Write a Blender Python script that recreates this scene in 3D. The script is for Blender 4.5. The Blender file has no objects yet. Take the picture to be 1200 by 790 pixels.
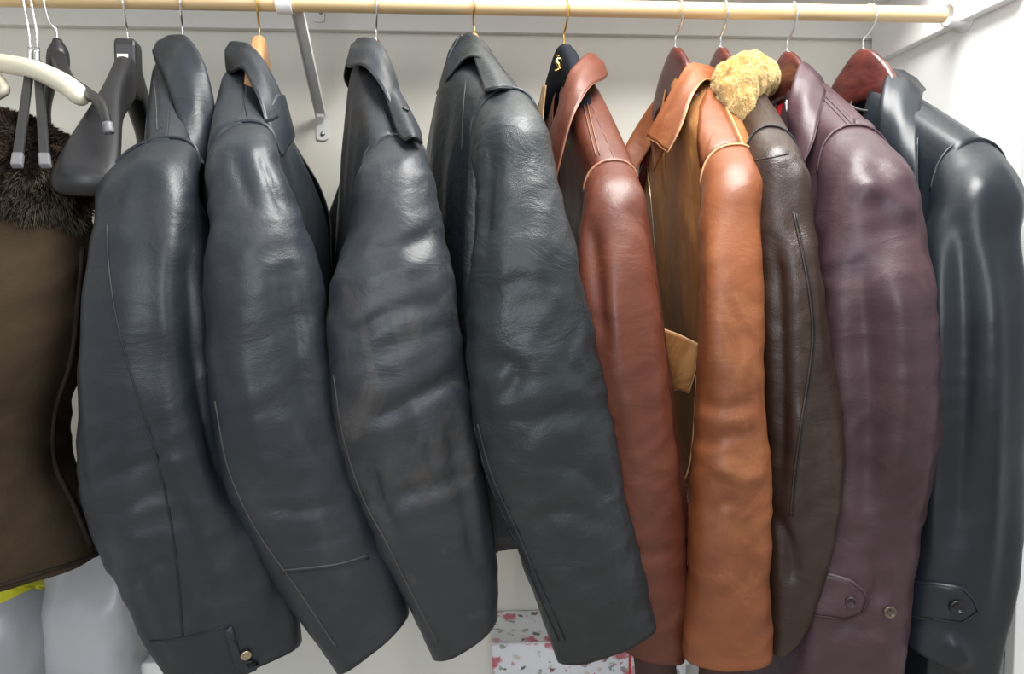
import bpy, bmesh, math, random
from mathutils import Vector, Matrix, Euler, noise
from mathutils.bvhtree import BVHTree
random.seed(7)
sc = bpy.context.scene
COL = sc.collection

# ------------------------------------------------------------------ camera, world, lights, exposure
FPX = 850.0
CX, CY = 600.0, 340.0
CAM = Vector((0.0, -1.13, 1.27))
ROT = Euler((math.radians(87.0), 0, math.radians(-3.0)))
cd = bpy.data.cameras.new('camera'); cam = bpy.data.objects.new('camera', cd); COL.objects.link(cam)
cam.location = CAM; cam.rotation_euler = ROT
cd.sensor_fit = 'HORIZONTAL'; cd.sensor_width = 36.0
cd.lens = FPX / 1200.0 * 36.0
cd.shift_y = -(395.0 - CY) / 1200.0
cd.clip_start = 0.02
sc.camera = cam

w = bpy.data.worlds.new('world'); sc.world = w; w.use_nodes = True
bg = w.node_tree.nodes['Background']
bg.inputs['Color'].default_value = (0.97, 0.98, 1.0, 1); bg.inputs['Strength'].default_value = 0.34

def area(name, loc, target, size, power, col=(1, 1, 1), sy=None):
    l = bpy.data.lights.new(name, 'AREA'); l.energy = power; l.color = col
    l.shape = 'RECTANGLE'; l.size = size; l.size_y = sy or size
    o = bpy.data.objects.new(name, l); COL.objects.link(o); o.location = loc
    o.rotation_euler = (Vector(target) - Vector(loc)).to_track_quat('-Z', 'Y').to_euler()
    return o
area('ceiling_lamp_light', (0.36, -0.46, 2.35), (0.25, -0.1, 1.4), 0.7, 25, (1.0, 0.985, 0.95))
area('room_fill_light', (-0.5, -2.6, 1.75), (0.1, 0, 1.2), 0.7, 15, (0.88, 0.94, 1.0), 1.5)  # unseen soft fill added behind the camera, for streaks on the sleeves

vs = sc.view_settings
vs.view_transform = 'Standard'; vs.look = 'None'; vs.gamma = 1.0; vs.use_curve_mapping = False
vs.exposure = 0.75

# ------------------------------------------------------------------ measuring helper
_R = ROT.to_matrix()
RX, UY, FW = _R @ Vector((1, 0, 0)), _R @ Vector((0, 1, 0)), _R @ Vector((0, 0, -1))
def ray(px, py):
    return (FW * FPX + RX * (px - CX) + UY * (CY - py)).normalized()
def P(px, py, y):
    d = ray(px, py); return CAM + d * ((y - CAM.y) / d.y)

# ------------------------------------------------------------------ scene-graph helpers
def thing(name, loc, label, cat, group=None):
    o = bpy.data.objects.new(name, None); COL.objects.link(o)
    o.location = loc; o.empty_display_size = 0.03
    o['label'] = label; o['category'] = cat
    if group: o['group'] = group
    return o
def owner_origin(o):
    v = Vector((0, 0, 0))
    while o is not None:
        v = v + Vector(o.location); o = o.parent
    return v
def obj(name, verts, faces, mat, parent=None, smooth=True, label=None, solid=None, offset=-1.0, bevel=None, sub=0, kind=None):
    org = owner_origin(parent)
    me = bpy.data.meshes.new(name)
    me.from_pydata([Vector(v) - org for v in verts], [], faces)
    me.update()
    bm = bmesh.new(); bm.from_mesh(me)
    bmesh.ops.recalc_face_normals(bm, faces=bm.faces)
    bm.to_mesh(me); bm.free()
    if smooth:
        for p in me.polygons: p.use_smooth = True
    me.materials.append(mat)
    o = bpy.data.objects.new(name, me); COL.objects.link(o)
    o.parent = parent
    if label: o['label'] = label
    if kind: o['kind'] = kind
    if bevel:
        m = o.modifiers.new('bevel', 'BEVEL'); m.width = bevel; m.segments = 2; m.limit_method = 'ANGLE'; m.angle_limit = 0.6
    if solid:
        m = o.modifiers.new('solid', 'SOLIDIFY'); m.thickness = solid; m.offset = offset
    if sub:
        m = o.modifiers.new('sub', 'SUBSURF'); m.levels = sub; m.render_levels = sub
    return o
def tag(o, label, cat, group=None):
    o['label'] = label; o['category'] = cat
    if group: o['group'] = group
    return o
def cat3(p0, p1, p2, p3, t):
    return 0.5 * ((2 * p1) + (p2 - p0) * t + (2 * p0 - 5 * p1 + 4 * p2 - p3) * t * t + (3 * p1 - p0 - 3 * p2 + p3) * t ** 3)
def spline(pts, n):
    """n+1 samples of a Catmull-Rom curve through pts (vectors or floats)"""
    m = len(pts) - 1; out = []
    if m == 0: return [pts[0]] * (n + 1)
    for k in range(n + 1):
        x = k / n * m; i = min(int(x), m - 1); t = x - i
        p1, p2 = pts[i], pts[i + 1]
        p0 = pts[i - 1] if i > 0 else p1 * 2 - p2
        p3 = pts[i + 2] if i + 2 <= m else p2 * 2 - p1
        out.append(cat3(p0, p1, p2, p3, t))
    return out
def spline_len(pts, step):
    L = sum((pts[i + 1] - pts[i]).length for i in range(len(pts) - 1))
    return spline(pts, max(2, int(L / step)))
def tube_geo(pts, r, seg=8, caps=True):
    verts, faces = [], []
    n = len(pts); up = Vector((0.123, 0.31, 0.94)).normalized()
    prev = None
    for i, p in enumerate(pts):
        t = (pts[min(i + 1, n - 1)] - pts[max(i - 1, 0)])
        t = t.normalized() if t.length > 1e-9 else Vector((0, 0, 1))
        if prev is None:
            a = t.cross(up)
            if a.length < 1e-3: a = t.cross(Vector((1, 0, 0)))
        else:
            a = prev - t * prev.dot(t)
            if a.length < 1e-6: a = t.cross(up)
        a.normalize(); prev = a; b = t.cross(a)
        rr = r[i] if isinstance(r, (list, tuple)) else r
        for k in range(seg):
            th = 2 * math.pi * k / seg
            verts.append(p + (a * math.cos(th) + b * math.sin(th)) * rr)
    for i in range(n - 1):
        for k in range(seg):
            k2 = (k + 1) % seg
            faces.append((i * seg + k, i * seg + k2, (i + 1) * seg + k2, (i + 1) * seg + k))
    if caps:
        faces.append(tuple(range(seg))[::-1]); faces.append(tuple((n - 1) * seg + k for k in range(seg)))
    return verts, faces
def tube(name, pts, r, mat, parent=None, seg=8, **kw):
    v, f = tube_geo(pts, r, seg); return obj(name, v, f, mat, parent, **kw)
def join(geos):
    V, F = [], []
    for v, f in geos:
        o = len(V); V += list(v); F += [tuple(i + o for i in q) for q in f]
    return V, F
def box_geo(x0, x1, y0, y1, z0, z1):
    v = [Vector((x, y, z)) for x in (x0, x1) for y in (y0, y1) for z in (z0, z1)]
    f = [(0, 1, 3, 2), (4, 6, 7, 5), (0, 4, 5, 1), (2, 3, 7, 6), (0, 2, 6, 4), (1, 5, 7, 3)]
    return v, f
def lathe_geo(c, axis, prof, seg=20):
    """prof: list of (r, h) along axis"""
    axis = axis.normalized(); a = axis.orthogonal().normalized(); b = axis.cross(a)
    V, F = [], []
    for r, h in prof:
        for k in range(seg):
            th = 2 * math.pi * k / seg
            V.append(c + axis * h + (a * math.cos(th) + b * math.sin(th)) * max(r, 1e-5))
    for i in range(len(prof) - 1):
        for k in range(seg):
            k2 = (k + 1) % seg
            F.append((i * seg + k, i * seg + k2, (i + 1) * seg + k2, (i + 1) * seg + k))
    F.append(tuple(range(seg))[::-1]); F.append(tuple((len(prof) - 1) * seg + k for k in range(seg)))
    return V, F
def interp(tab, x):
    if x <= tab[0][0]: return tab[0][1]
    for (x0, y0), (x1, y1) in zip(tab, tab[1:]):
        if x <= x1:
            t = (x - x0) / (x1 - x0); t = t * t * (3 - 2 * t) if False else t
            return y0 + (y1 - y0) * t
    return tab[-1][1]
def sstep(x):
    x = max(0.0, min(1.0, x)); return x * x * (3 - 2 * x)

# ------------------------------------------------------------------ materials
def new_mat(name):
    m = bpy.data.materials.new(name); m.use_nodes = True
    nt = m.node_tree; return m, nt, nt.nodes['Principled BSDF']
def c4(c): return (c[0], c[1], c[2], 1)
def plain(name, col, rough=0.5, metal=0.0, spec=0.5, nscale=None, namt=0.0, bump=0.0, bscale=200, coat=0.0):
    m, nt, b = new_mat(name); N, L = nt.nodes, nt.links
    b.inputs['Base Color'].default_value = c4(col); b.inputs['Roughness'].default_value = rough
    b.inputs['Metallic'].default_value = metal; b.inputs['Specular IOR Level'].default_value = spec
    b.inputs['Coat Weight'].default_value = coat; b.inputs['Coat Roughness'].default_value = 0.15
    tc = N.new('ShaderNodeTexCoord')
    if namt:
        n = N.new('ShaderNodeTexNoise'); n.inputs['Scale'].default_value = nscale; n.inputs['Detail'].default_value = 5
        L.new(tc.outputs['Object'], n.inputs['Vector'])
        r = N.new('ShaderNodeValToRGB'); r.color_ramp.elements[0].position = 0.3; r.color_ramp.elements[1].position = 0.7
        r.color_ramp.elements[0].color = c4([x * (1 - namt) for x in col]); r.color_ramp.elements[1].color = c4([min(1, x * (1 + namt)) for x in col])
        L.new(n.outputs['Fac'], r.inputs['Fac']); L.new(r.outputs['Color'], b.inputs['Base Color'])
    if bump:
        n = N.new('ShaderNodeTexNoise'); n.inputs['Scale'].default_value = bscale; n.inputs['Detail'].default_value = 3
        L.new(tc.outputs['Object'], n.inputs['Vector'])
        bp = N.new('ShaderNodeBump'); bp.inputs['Strength'].default_value = bump; bp.inputs['Distance'].default_value = 0.001
        L.new(n.outputs['Fac'], bp.inputs['Height']); L.new(bp.outputs['Normal'], b.inputs['Normal'])
    return m
def leather(name, base, base2, worn, wear=0.5, rough=(0.34, 0.52), grain=0.35, crease=0.4, wscale=9.0, spec=0.5, mscale=5.0):
    m, nt, b = new_mat(name); N, L = nt.nodes, nt.links
    tc = N.new('ShaderNodeTexCoord')
    def nz(scale, detail, dist=0.0, stretch=None, rgh=0.6):
        n = N.new('ShaderNodeTexNoise'); n.inputs['Scale'].default_value = scale; n.inputs['Detail'].default_value = detail
        n.inputs['Distortion'].default_value = dist; n.inputs['Roughness'].default_value = rgh
        if stretch:
            mp = N.new('ShaderNodeMapping'); mp.inputs['Scale'].default_value = stretch; mp.inputs['Rotation'].default_value = (0, 0.35, 0)
            L.new(tc.outputs['Object'], mp.inputs['Vector']); L.new(mp.outputs['Vector'], n.inputs['Vector'])
        else: L.new(tc.outputs['Object'], n.inputs['Vector'])
        return n
    def ramp(src, p0, p1, c0=(0, 0, 0), c1=(1, 1, 1)):
        r = N.new('ShaderNodeValToRGB'); r.color_ramp.elements[0].position = p0; r.color_ramp.elements[1].position = p1
        r.color_ramp.elements[0].color = c4(c0); r.color_ramp.elements[1].color = c4(c1)
        L.new(src, r.inputs['Fac']); return r
    n1 = nz(mscale, 6, 0.3)
    r1 = ramp(n1.outputs['Fac'], 0.32, 0.68, base, base2)
    n2 = nz(wscale, 9, 1.2, (1.0, 1.0, 0.7), 0.68)
    r2 = ramp(n2.outputs['Fac'], 0.52, 0.74)
    mul = N.new('ShaderNodeMath'); mul.operation = 'MULTIPLY'; mul.inputs[1].default_value = wear
    L.new(r2.outputs['Color'], mul.inputs[0])
    mx = N.new('ShaderNodeMixRGB'); mx.inputs['Color2'].default_value = c4(worn)
    L.new(mul.outputs[0], mx.inputs['Fac']); L.new(r1.outputs['Color'], mx.inputs['Color1'])
    # fine scuffs
    n5 = nz(70, 4, 2.0, (1.6, 1.6, 0.5))
    r5 = ramp(n5.outputs['Fac'], 0.64, 0.78)
    mul2 = N.new('ShaderNodeMath'); mul2.operation = 'MULTIPLY'; mul2.inputs[1].default_value = wear * 0.5
    L.new(r5.outputs['Color'], mul2.inputs[0])
    mx2 = N.new('ShaderNodeMixRGB'); mx2.inputs['Color2'].default_value = c4(worn)
    L.new(mul2.outputs[0], mx2.inputs['Fac']); L.new(mx.outputs['Color'], mx2.inputs['Color1'])
    L.new(mx2.outputs['Color'], b.inputs['Base Color'])
    mr = N.new('ShaderNodeMapRange'); mr.inputs['From Min'].default_value = 0.3; mr.inputs['From Max'].default_value = 0.7
    mr.inputs['To Min'].default_value = rough[0]; mr.inputs['To Max'].default_value = rough[1]
    L.new(n2.outputs['Fac'], mr.inputs['Value']); L.new(mr.outputs['Result'], b.inputs['Roughness'])
    b.inputs['Specular IOR Level'].default_value = spec
    vo = N.new('ShaderNodeTexVoronoi'); vo.inputs['Scale'].default_value = 420; vo.feature = 'DISTANCE_TO_EDGE'
    L.new(tc.outputs['Object'], vo.inputs['Vector'])
    b1 = N.new('ShaderNodeBump'); b1.inputs['Strength'].default_value = grain; b1.inputs['Distance'].default_value = 0.0006
    L.new(vo.outputs['Distance'], b1.inputs['Height'])
    n3 = nz(15, 5, 1.2, (1.0, 1.0, 1.5), 0.55)
    b2 = N.new('ShaderNodeBump'); b2.inputs['Strength'].default_value = crease; b2.inputs['Distance'].default_value = 0.0045
    L.new(n3.outputs['Fac'], b2.inputs['Height']); L.new(b1.outputs['Normal'], b2.inputs['Normal'])
    L.new(b2.outputs['Normal'], b.inputs['Normal'])
    return m

M = {}
M['wall'] = plain('wall_paint', (0.74, 0.72, 0.65), 0.75, nscale=3, namt=0.03, bump=0.12, bscale=90)
M['side'] = plain('white_paint', (0.86, 0.86, 0.85), 0.6, bump=0.08, bscale=120)
M['trim'] = plain('trim_paint', (0.74, 0.73, 0.69), 0.5)
M['floor'] = plain('floor_carpet', (0.42, 0.38, 0.33), 0.95, nscale=40, namt=0.15, bump=0.5)
M['bracket'] = plain('white_enamel', (0.74, 0.74, 0.73), 0.35, bump=0.03)
M['chrome'] = plain('chrome', (0.80, 0.80, 0.82), 0.14, 1.0)
M['steel'] = plain('steel_screw', (0.45, 0.45, 0.45), 0.3, 1.0)
M['gold'] = plain('brass_gold', (0.86, 0.58, 0.18), 0.2, 1.0)
M['oldbrass'] = plain('old_brass', (0.50, 0.42, 0.28), 0.35, 1.0)
M['blackplastic'] = plain('black_plastic', (0.019, 0.019, 0.021), 0.42, nscale=30, namt=0.2, bump=0.05)
M['greyplastic'] = plain('grey_plastic', (0.16, 0.16, 0.17), 0.35)
M['cream'] = plain('cream_plastic', (0.78, 0.72, 0.56), 0.35)
M['black_velvet'] = plain('black_flock', (0.008, 0.009, 0.014), 0.8, spec=0.2)
M['sticker'] = plain('paper_sticker', (0.74, 0.73, 0.68), 0.6)
M['ink'] = plain('ink', (0.08, 0.08, 0.08), 0.6)
M['lining'] = plain('dark_lining', (0.012, 0.012, 0.014), 0.6, bump=0.1)
M['tanlining'] = plain('tan_lining', (0.34, 0.22, 0.11), 0.7, bump=0.2)
M['redlining'] = plain('red_lining', (0.60, 0.02, 0.03), 0.4, bump=0.1)
M['knit'] = plain('brown_knit', (0.055, 0.026, 0.02), 0.9, bump=0.6, bscale=500)
M['tape'] = plain('zip_tape', (0.12, 0.07, 0.03), 0.8)
M['redcord'] = plain('red_cord', (0.55, 0.03, 0.05), 0.6)

def wood(name, c0, c1, rough=0.3, coat=0.0, along='X', sc_=1.0):
    m, nt, b = new_mat(name); N, L = nt.nodes, nt.links
    tc = N.new('ShaderNodeTexCoord'); mp = N.new('ShaderNodeMapping')
    s = [55 * sc_, 55 * sc_, 55 * sc_]; s['XYZ'.index(along)] = 2.2 * sc_
    mp.inputs['Scale'].default_value = s
    L.new(tc.outputs['Object'], mp.inputs['Vector'])
    n = N.new('ShaderNodeTexNoise'); n.inputs['Scale'].default_value = 1.5; n.inputs['Detail'].default_value = 5; n.inputs['Distortion'].default_value = 0.6
    L.new(mp.outputs['Vector'], n.inputs['Vector'])
    r = N.new('ShaderNodeValToRGB'); r.color_ramp.elements[0].position = 0.3; r.color_ramp.elements[1].position = 0.72
    r.color_ramp.elements[0].color = c4(c0); r.color_ramp.elements[1].color = c4(c1)
    L.new(n.outputs['Fac'], r.inputs['Fac']); L.new(r.outputs['Color'], b.inputs['Base Color'])
    b.inputs['Roughness'].default_value = rough; b.inputs['Coat Weight'].default_value = coat; b.inputs['Coat Roughness'].default_value = 0.12
    return m
M['rodwood'] = wood('pale_rod_wood', (0.62, 0.44, 0.22), (0.78, 0.60, 0.36), 0.35)
M['mahogany'] = wood('mahogany_lacquer', (0.055, 0.012, 0.010), (0.13, 0.030, 0.022), 0.25, 0.5, 'Y')
M['palewood'] = wood('pale_hanger_wood', (0.38, 0.19, 0.08), (0.52, 0.29, 0.13), 0.35, 0.3, 'Y')

# leathers
M['L1'] = leather('black_leather_blue_tint', (0.0125, 0.0168, 0.0225), (0.020, 0.0255, 0.0325), (0.06, 0.06, 0.06), 0.25, (0.37, 0.5))  # blue tint sits in the base colour
M['L2'] = leather('black_leather_greyed', (0.017, 0.022, 0.0285), (0.026, 0.032, 0.040), (0.075, 0.075, 0.075), 0.3, (0.37, 0.5))
M['L3'] = leather('black_leather_scuffed', (0.018, 0.022, 0.027), (0.034, 0.039, 0.046), (0.115, 0.100, 0.090), 0.8, (0.38, 0.54), 0.3, 0.4, 7.0)
M['L4'] = leather('black_leather_grained', (0.013, 0.0178, 0.0205), (0.022, 0.028, 0.0325), (0.065, 0.065, 0.065), 0.25, (0.37, 0.5), 0.55, 0.7)
M['L5'] = leather('chestnut_leather', (0.090, 0.023, 0.0125), (0.135, 0.037, 0.020), (0.24, 0.09, 0.05), 0.45, (0.36, 0.52), 0.25, 0.3)
M['L6'] = leather('tan_leather', (0.175, 0.051, 0.017), (0.265, 0.084, 0.029), (0.45, 0.19, 0.07), 0.5, (0.38, 0.54), 0.25, 0.3)
M['L6b'] = leather('golden_brown_leather', (0.21, 0.086, 0.026), (0.35, 0.155, 0.050), (0.55, 0.31, 0.12), 0.7, (0.5, 0.65), 0.25, 0.35, 9.0, 0.2)  # golden front hide, base colour also lifted to stand in for warm light
M['L7'] = leather('dark_brown_leather', (0.024, 0.0125, 0.009), (0.040, 0.022, 0.016), (0.085, 0.065, 0.055), 0.25, (0.34, 0.46), 0.5, 0.45)
M['L8'] = leather('oxblood_leather', (0.042, 0.020, 0.028), (0.066, 0.033, 0.043), (0.14, 0.075, 0.075), 0.35, (0.38, 0.52), 0.3, 0.3)
M['L9'] = leather('black_leather_smooth', (0.009, 0.0125, 0.017), (0.013, 0.0178, 0.024), (0.035, 0.04, 0.045), 0.15, (0.34, 0.42), 0.15, 0.12)
M['suede'] = leather('brown_suede', (0.034, 0.023, 0.0145), (0.054, 0.037, 0.022), (0.09, 0.06, 0.034), 0.4, (0.85, 0.95), 0.8, 0.5, 6.0, 0.15)
M['stitch_dark'] = plain('dark_thread', (0.012, 0.013, 0.015), 0.6)
M['stitch_grey'] = plain('grey_worn_thread', (0.07, 0.065, 0.062), 0.6)
M['stitch_tan'] = plain('tan_worn_piping', (0.55, 0.30, 0.14), 0.45)
M['stitch_brown'] = plain('brown_worn_piping', (0.28, 0.12, 0.07), 0.4)
M['stitch_purple'] = plain('plum_thread', (0.045, 0.025, 0.032), 0.5)

# ------------------------------------------------------------------ the closet
ROD_Z = P(800, 12.0, 0.0).z
ROD_R = 0.0125
WALL_Y = 0.26
XR = P(1024, 120, WALL_Y).x
def struct(name, geo, mat, bevel=None):
    o = obj(name, geo[0], geo[1], mat, None, smooth=False, bevel=bevel); o['kind'] = 'structure'; return o
XL = -1.45; TOP = 2.62
struct('wall_back', box_geo(XL - .1, XR + .1, WALL_Y, WALL_Y + .1, 0, TOP), M['wall'])
WF = P(1197, 300, 0).x
yF = CAM.y + (XR - 0) / ((ray(1197, 300).x) / ray(1197, 300).y)
struct('wall_right', box_geo(XR, XR + .1, yF, WALL_Y, 0, TOP), M['side'])
struct('wall_left', box_geo(XL - .1, XL, -.35, WALL_Y, 0, TOP), M['wall'])
struct('floor', box_geo(-2.6, 2.6, -3.2, WALL_Y + .1, -.05, 0), M['floor'])
zc0 = P(560, 37.5, WALL_Y - .018).z
SH_Z = ROD_Z + 0.085
struct('trim_1', box_geo(XL, XR, WALL_Y - .018, WALL_Y, zc0, SH_Z), M['trim'], .0015)
struct('trim_2', box_geo(XR - .018, XR, yF + .01, WALL_Y - .019, P(1060, 59, .15).z, SH_Z), M['side'], .0015)
struct('trim_3', box_geo(XR - .004, XR + .12, yF - .02, yF, 0, TOP), M['side'], .002)
struct('trim_5', box_geo(XL, XR, .035, WALL_Y, SH_Z, SH_Z + .019), M['side'], .0015)   # the shelf over the rod
# low ledge the boxes stand on
struct('trim_4', box_geo(XL, XR, WALL_Y - .36, WALL_Y, 0.34, 0.36), M['side'], .002)

# rod
rod_end = P(1106, 15, 0).x
V, F = lathe_geo(Vector((XL + .01, 0, ROD_Z)), Vector((1, 0, 0)), [(ROD_R, 0), (ROD_R, rod_end - XL - .01)], 32)
tag(obj('closet_rod', V, F, M['rodwood'], None, bevel=.001), 'pale wooden closet rod along the top, all hangers hook over it', 'rod')
r = thing('rod_socket', (XR, 0, ROD_Z), 'white round cup holding the right end of the wooden rod', 'bracket')
V, F = lathe_geo(Vector((XR, 0, ROD_Z)), Vector((-1, 0, 0)), [(.026, 0), (.026, .004), (.019, .006), (.018, .03), (.0155, .03), (.0155, .012)], 28)
obj('socket_cup', V, F, M['side'], r)

# bracket
bx = P(334, 8, 0).x
r = thing('rod_bracket', (bx, WALL_Y, ROD_Z), 'white metal rod bracket with slanted strut screwed to the back wall', 'bracket')
wx = P(377, 80, WALL_Y).x
def bar_geo(a, b, wd, th, side=Vector((1, 0, 0))):
    d = (b - a).normalized(); n = d.cross(side).normalized()
    V = [p + side * s * wd / 2 + n * q * th / 2 for p in (a, b) for s, q in ((-1, -1), (1, -1), (1, 1), (-1, 1))]
    return V, [(0, 1, 2, 3), (7, 6, 5, 4), (0, 4, 5, 1), (1, 5, 6, 2), (2, 6, 7, 3), (3, 7, 4, 0)]
a = P(348, 8, .012); b = P(376, 133, WALL_Y - .012)
sd = Vector((1, 0, 0))
obj('strut', *join([bar_geo(a, b, .019, .003), bar_geo(a + Vector((-.0085, 0, -.004)), b + Vector((-.0085, 0, -.004)), .002, .01), bar_geo(a + Vector((.0085, 0, -.004)), b + Vector((.0085, 0, -.004)), .002, .01)]), M['bracket'], r, smooth=False, bevel=.0006)
zt, zb = P(377, 134, WALL_Y).z, P(377, 165, WALL_Y).z
def plate_geo(xc, z0, z1, wd, y0, y1):
    V = []; n = 10; rr = wd / 2
    out = [(xc - rr, z1), (xc + rr, z1)] + [(xc + rr * math.cos(t), z0 + rr * .45 - rr * .45 * math.sin(t)) for t in [math.pi * k / n for k in range(n + 1)]]
    m = len(out)
    V = [Vector((x, y0, z)) for x, z in out] + [Vector((x, y1, z)) for x, z in out]
    F = [tuple(range(m)), tuple(range(2 * m - 1, m - 1, -1))] + [(i, (i + 1) % m, m + (i + 1) % m, m + i) for i in range(m)]
    return V, F
obj('wall_plate', *plate_geo(wx, zb, zt + .006, .022, WALL_Y - .004, WALL_Y), M['bracket'], r, smooth=False, bevel=.0006)
obj('wall_plate', *plate_geo(wx, P(377, 27, WALL_Y - .018).z, SH_Z, .022, WALL_Y - .022, WALL_Y - .018), M['bracket'], r, smooth=False, bevel=.0006)
for (px, py, yy) in ((378, 157, WALL_Y - .004), (376, 14, WALL_Y - .022)):
    c = P(px, py, yy)
    obj('screw', *lathe_geo(c, Vector((0, -1, 0)), [(.0046, 0), (.004, .0016), (.002, .0026), (.0, .0027)], 14), M['steel'], r)
# saddle that wraps the rod, with an arm back along the shelf
V, F = [], []
ang = [math.radians(a_) for a_ in range(-200, 21, 10)]
for s in (-.0115, .0115):
    for rad in (ROD_R + .0004, ROD_R + .0032):
        for t in ang: V.append(Vector((bx + s, -rad * math.cos(t), ROD_Z + rad * math.sin(t))))
n = len(ang)
for i in range(n - 1):
    F += [(n + i, n + i + 1, 3 * n + i + 1, 3 * n + i), (i + 1, i, 2 * n + i, 2 * n + i + 1), (i, i + 1, n + i + 1, n + i), (2 * n + i + 1, 2 * n + i, 3 * n + i, 3 * n + i + 1)]
F += [(0, n, 3 * n, 2 * n), (n - 1, 3 * n - 1, 4 * n - 1, 2 * n - 1)]
obj('saddle', V, F, M['side'], r, smooth=False)
obj('shelf_arm', *box_geo(bx - .009, bx + .009, -.03, WALL_Y - .02, SH_Z - .004, SH_Z), M['bracket'], r, smooth=False)
obj('saddle_link', *box_geo(bx - .009, bx + .009, ROD_R + .003, ROD_R + .007, ROD_Z - .005, SH_Z - .004), M['bracket'], r, smooth=False)

# ------------------------------------------------------------------ hangers
def hook_pts(neck, ud, bend=0.0, tall=True):
    """wire from the hanger neck up over the rod (in the hanger's plane)"""
    R = ROD_R + .0022
    c = Vector((neck.x, 0, ROD_Z))
    pts = [neck - Vector((0, 0, .012)), neck + Vector((0, 0, .004))]
    h = ROD_Z - neck.z
    side = ud.cross(Vector((0, 0, 1)))
    rr = R + .006
    cz = ROD_Z - (rr - R)                       # hook bow sits on top of the rod
    pts.append(neck + Vector((0, 0, h * .30)) + side * bend * .3)
    pts.append(Vector((neck.x, 0, neck.z + h * .55)) + ud * rr * .55 + side * bend)
    for t in range(0, 181, 30):
        a_ = math.radians(t)
        pts.append(Vector((neck.x, 0, cz)) + ud * rr * math.cos(a_) + Vector((0, 0, rr * math.sin(a_))) + side * bend)
    return spline_len(pts, .004)
def hanger(name, label, cat, neck, ud, mat, hookmat, length=.21, drop=.085, top=.0, hgt=(.05, .028), th=(.014, .02), group=None, bend=0.0, parts=True, arch=1.25, hook_r=.0017, ridge=None, cw=.06):
    """neck = top of the hanger's body; ud = horizontal direction of its near arm"""
    r = thing(name, (neck.x, neck.y, neck.z), label, cat, group)
    side = ud.cross(Vector((0, 0, 1)))
    V, F = [], []; n = 40; ns = 14
    for i in range(n + 1):
        a_ = -1 + 2 * i / n; q = abs(a_)
        # rounded crown at the neck falling into the arms
        crown = .075 * (1 - math.exp(-(q * length / cw) ** 2))
        zt = neck.z - crown - (drop - .03) * q ** arch
        if ridge:
            nz_, sz_, pw = ridge
            bl = sstep((q * length - cw * .8) / .06)
            zt = (neck.z - crown) * (1 - bl) + (nz_ - (nz_ - sz_) * q ** pw - .020) * bl
        hh = hgt[0] + (hgt[1] - hgt[0]) * sstep(q * 1.5)
        tt = th[0] + (th[1] - th[0]) * sstep(q * 1.1)
        if q > .93: hh *= .8; tt *= .75
        p0 = Vector((neck.x, neck.y, 0)) + ud * (a_ * length)
        for k in range(ns):
            t = 2 * math.pi * k / ns
            cx, sx = math.cos(t), math.sin(t)
            e = .62
            cx = math.copysign(abs(cx) ** e, cx); sx = math.copysign(abs(sx) ** e, sx)
            V.append(p0 + side * (tt / 2 * cx) + Vector((0, 0, zt - hh / 2 + hh / 2 * sx)))
    for i in range(n):
        for k in range(ns):
            k2 = (k + 1) % ns
            F.append((i * ns + k, i * ns + k2, (i + 1) * ns + k2, (i + 1) * ns + k))
    F.append(tuple(range(ns))[::-1]); F.append(tuple(n * ns + k for k in range(ns)))
    obj('shoulders', V, F, mat, r)
    tube('hook', hook_pts(neck, ud, bend), hook_r, hookmat, r, 8)
    return r

# ------------------------------------------------------------------ garment builders
class Surf:
    def __init__(s): s.V, s.F = [], []
    def add(s, V, F):
        o = len(s.V); s.V += V; s.F += [tuple(i + o for i in f) for f in F]
    def bvh(s): return BVHTree.FromPolygons([tuple(v) for v in s.V], s.F)
def hit(bvh, px, py, lift=0.0):
    d = ray(px, py); h, nrm, i, dist = bvh.ray_cast(CAM, d)
    if h is None:
        h, nrm, i, dist = bvh.find_nearest(P(px, py, -.2))
    if nrm.dot(d) > 0: nrm = -nrm
    return h + nrm * lift, nrm
def wrinkle(p, seed, A):
    """A: (long folds, diagonal creases, crumple, fine)"""
    o = Vector((seed * 13.7, seed * 5.1, seed * 9.3))
    d = 0
    if A[0]: d += A[0] * noise.noise(Vector((p.x * 26, p.y * 26, p.z * 3.2)) + o)
    if A[1]:
        q = Vector((p.x * 9 + p.z * 7, p.y * 10, p.z * 24 - p.x * 12)) + o
        d += A[1] * (0.45 - abs(noise.noise(q)) * 1.6)
    if A[2]: d += A[2] * noise.noise(p * 30 + o)
    if A[3]:
        q = Vector((p.x * 40, p.y * 40, p.z * 85)) + o
        d += A[3] * (0.4 - abs(noise.noise(q)) * 1.5)
    return d
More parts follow.
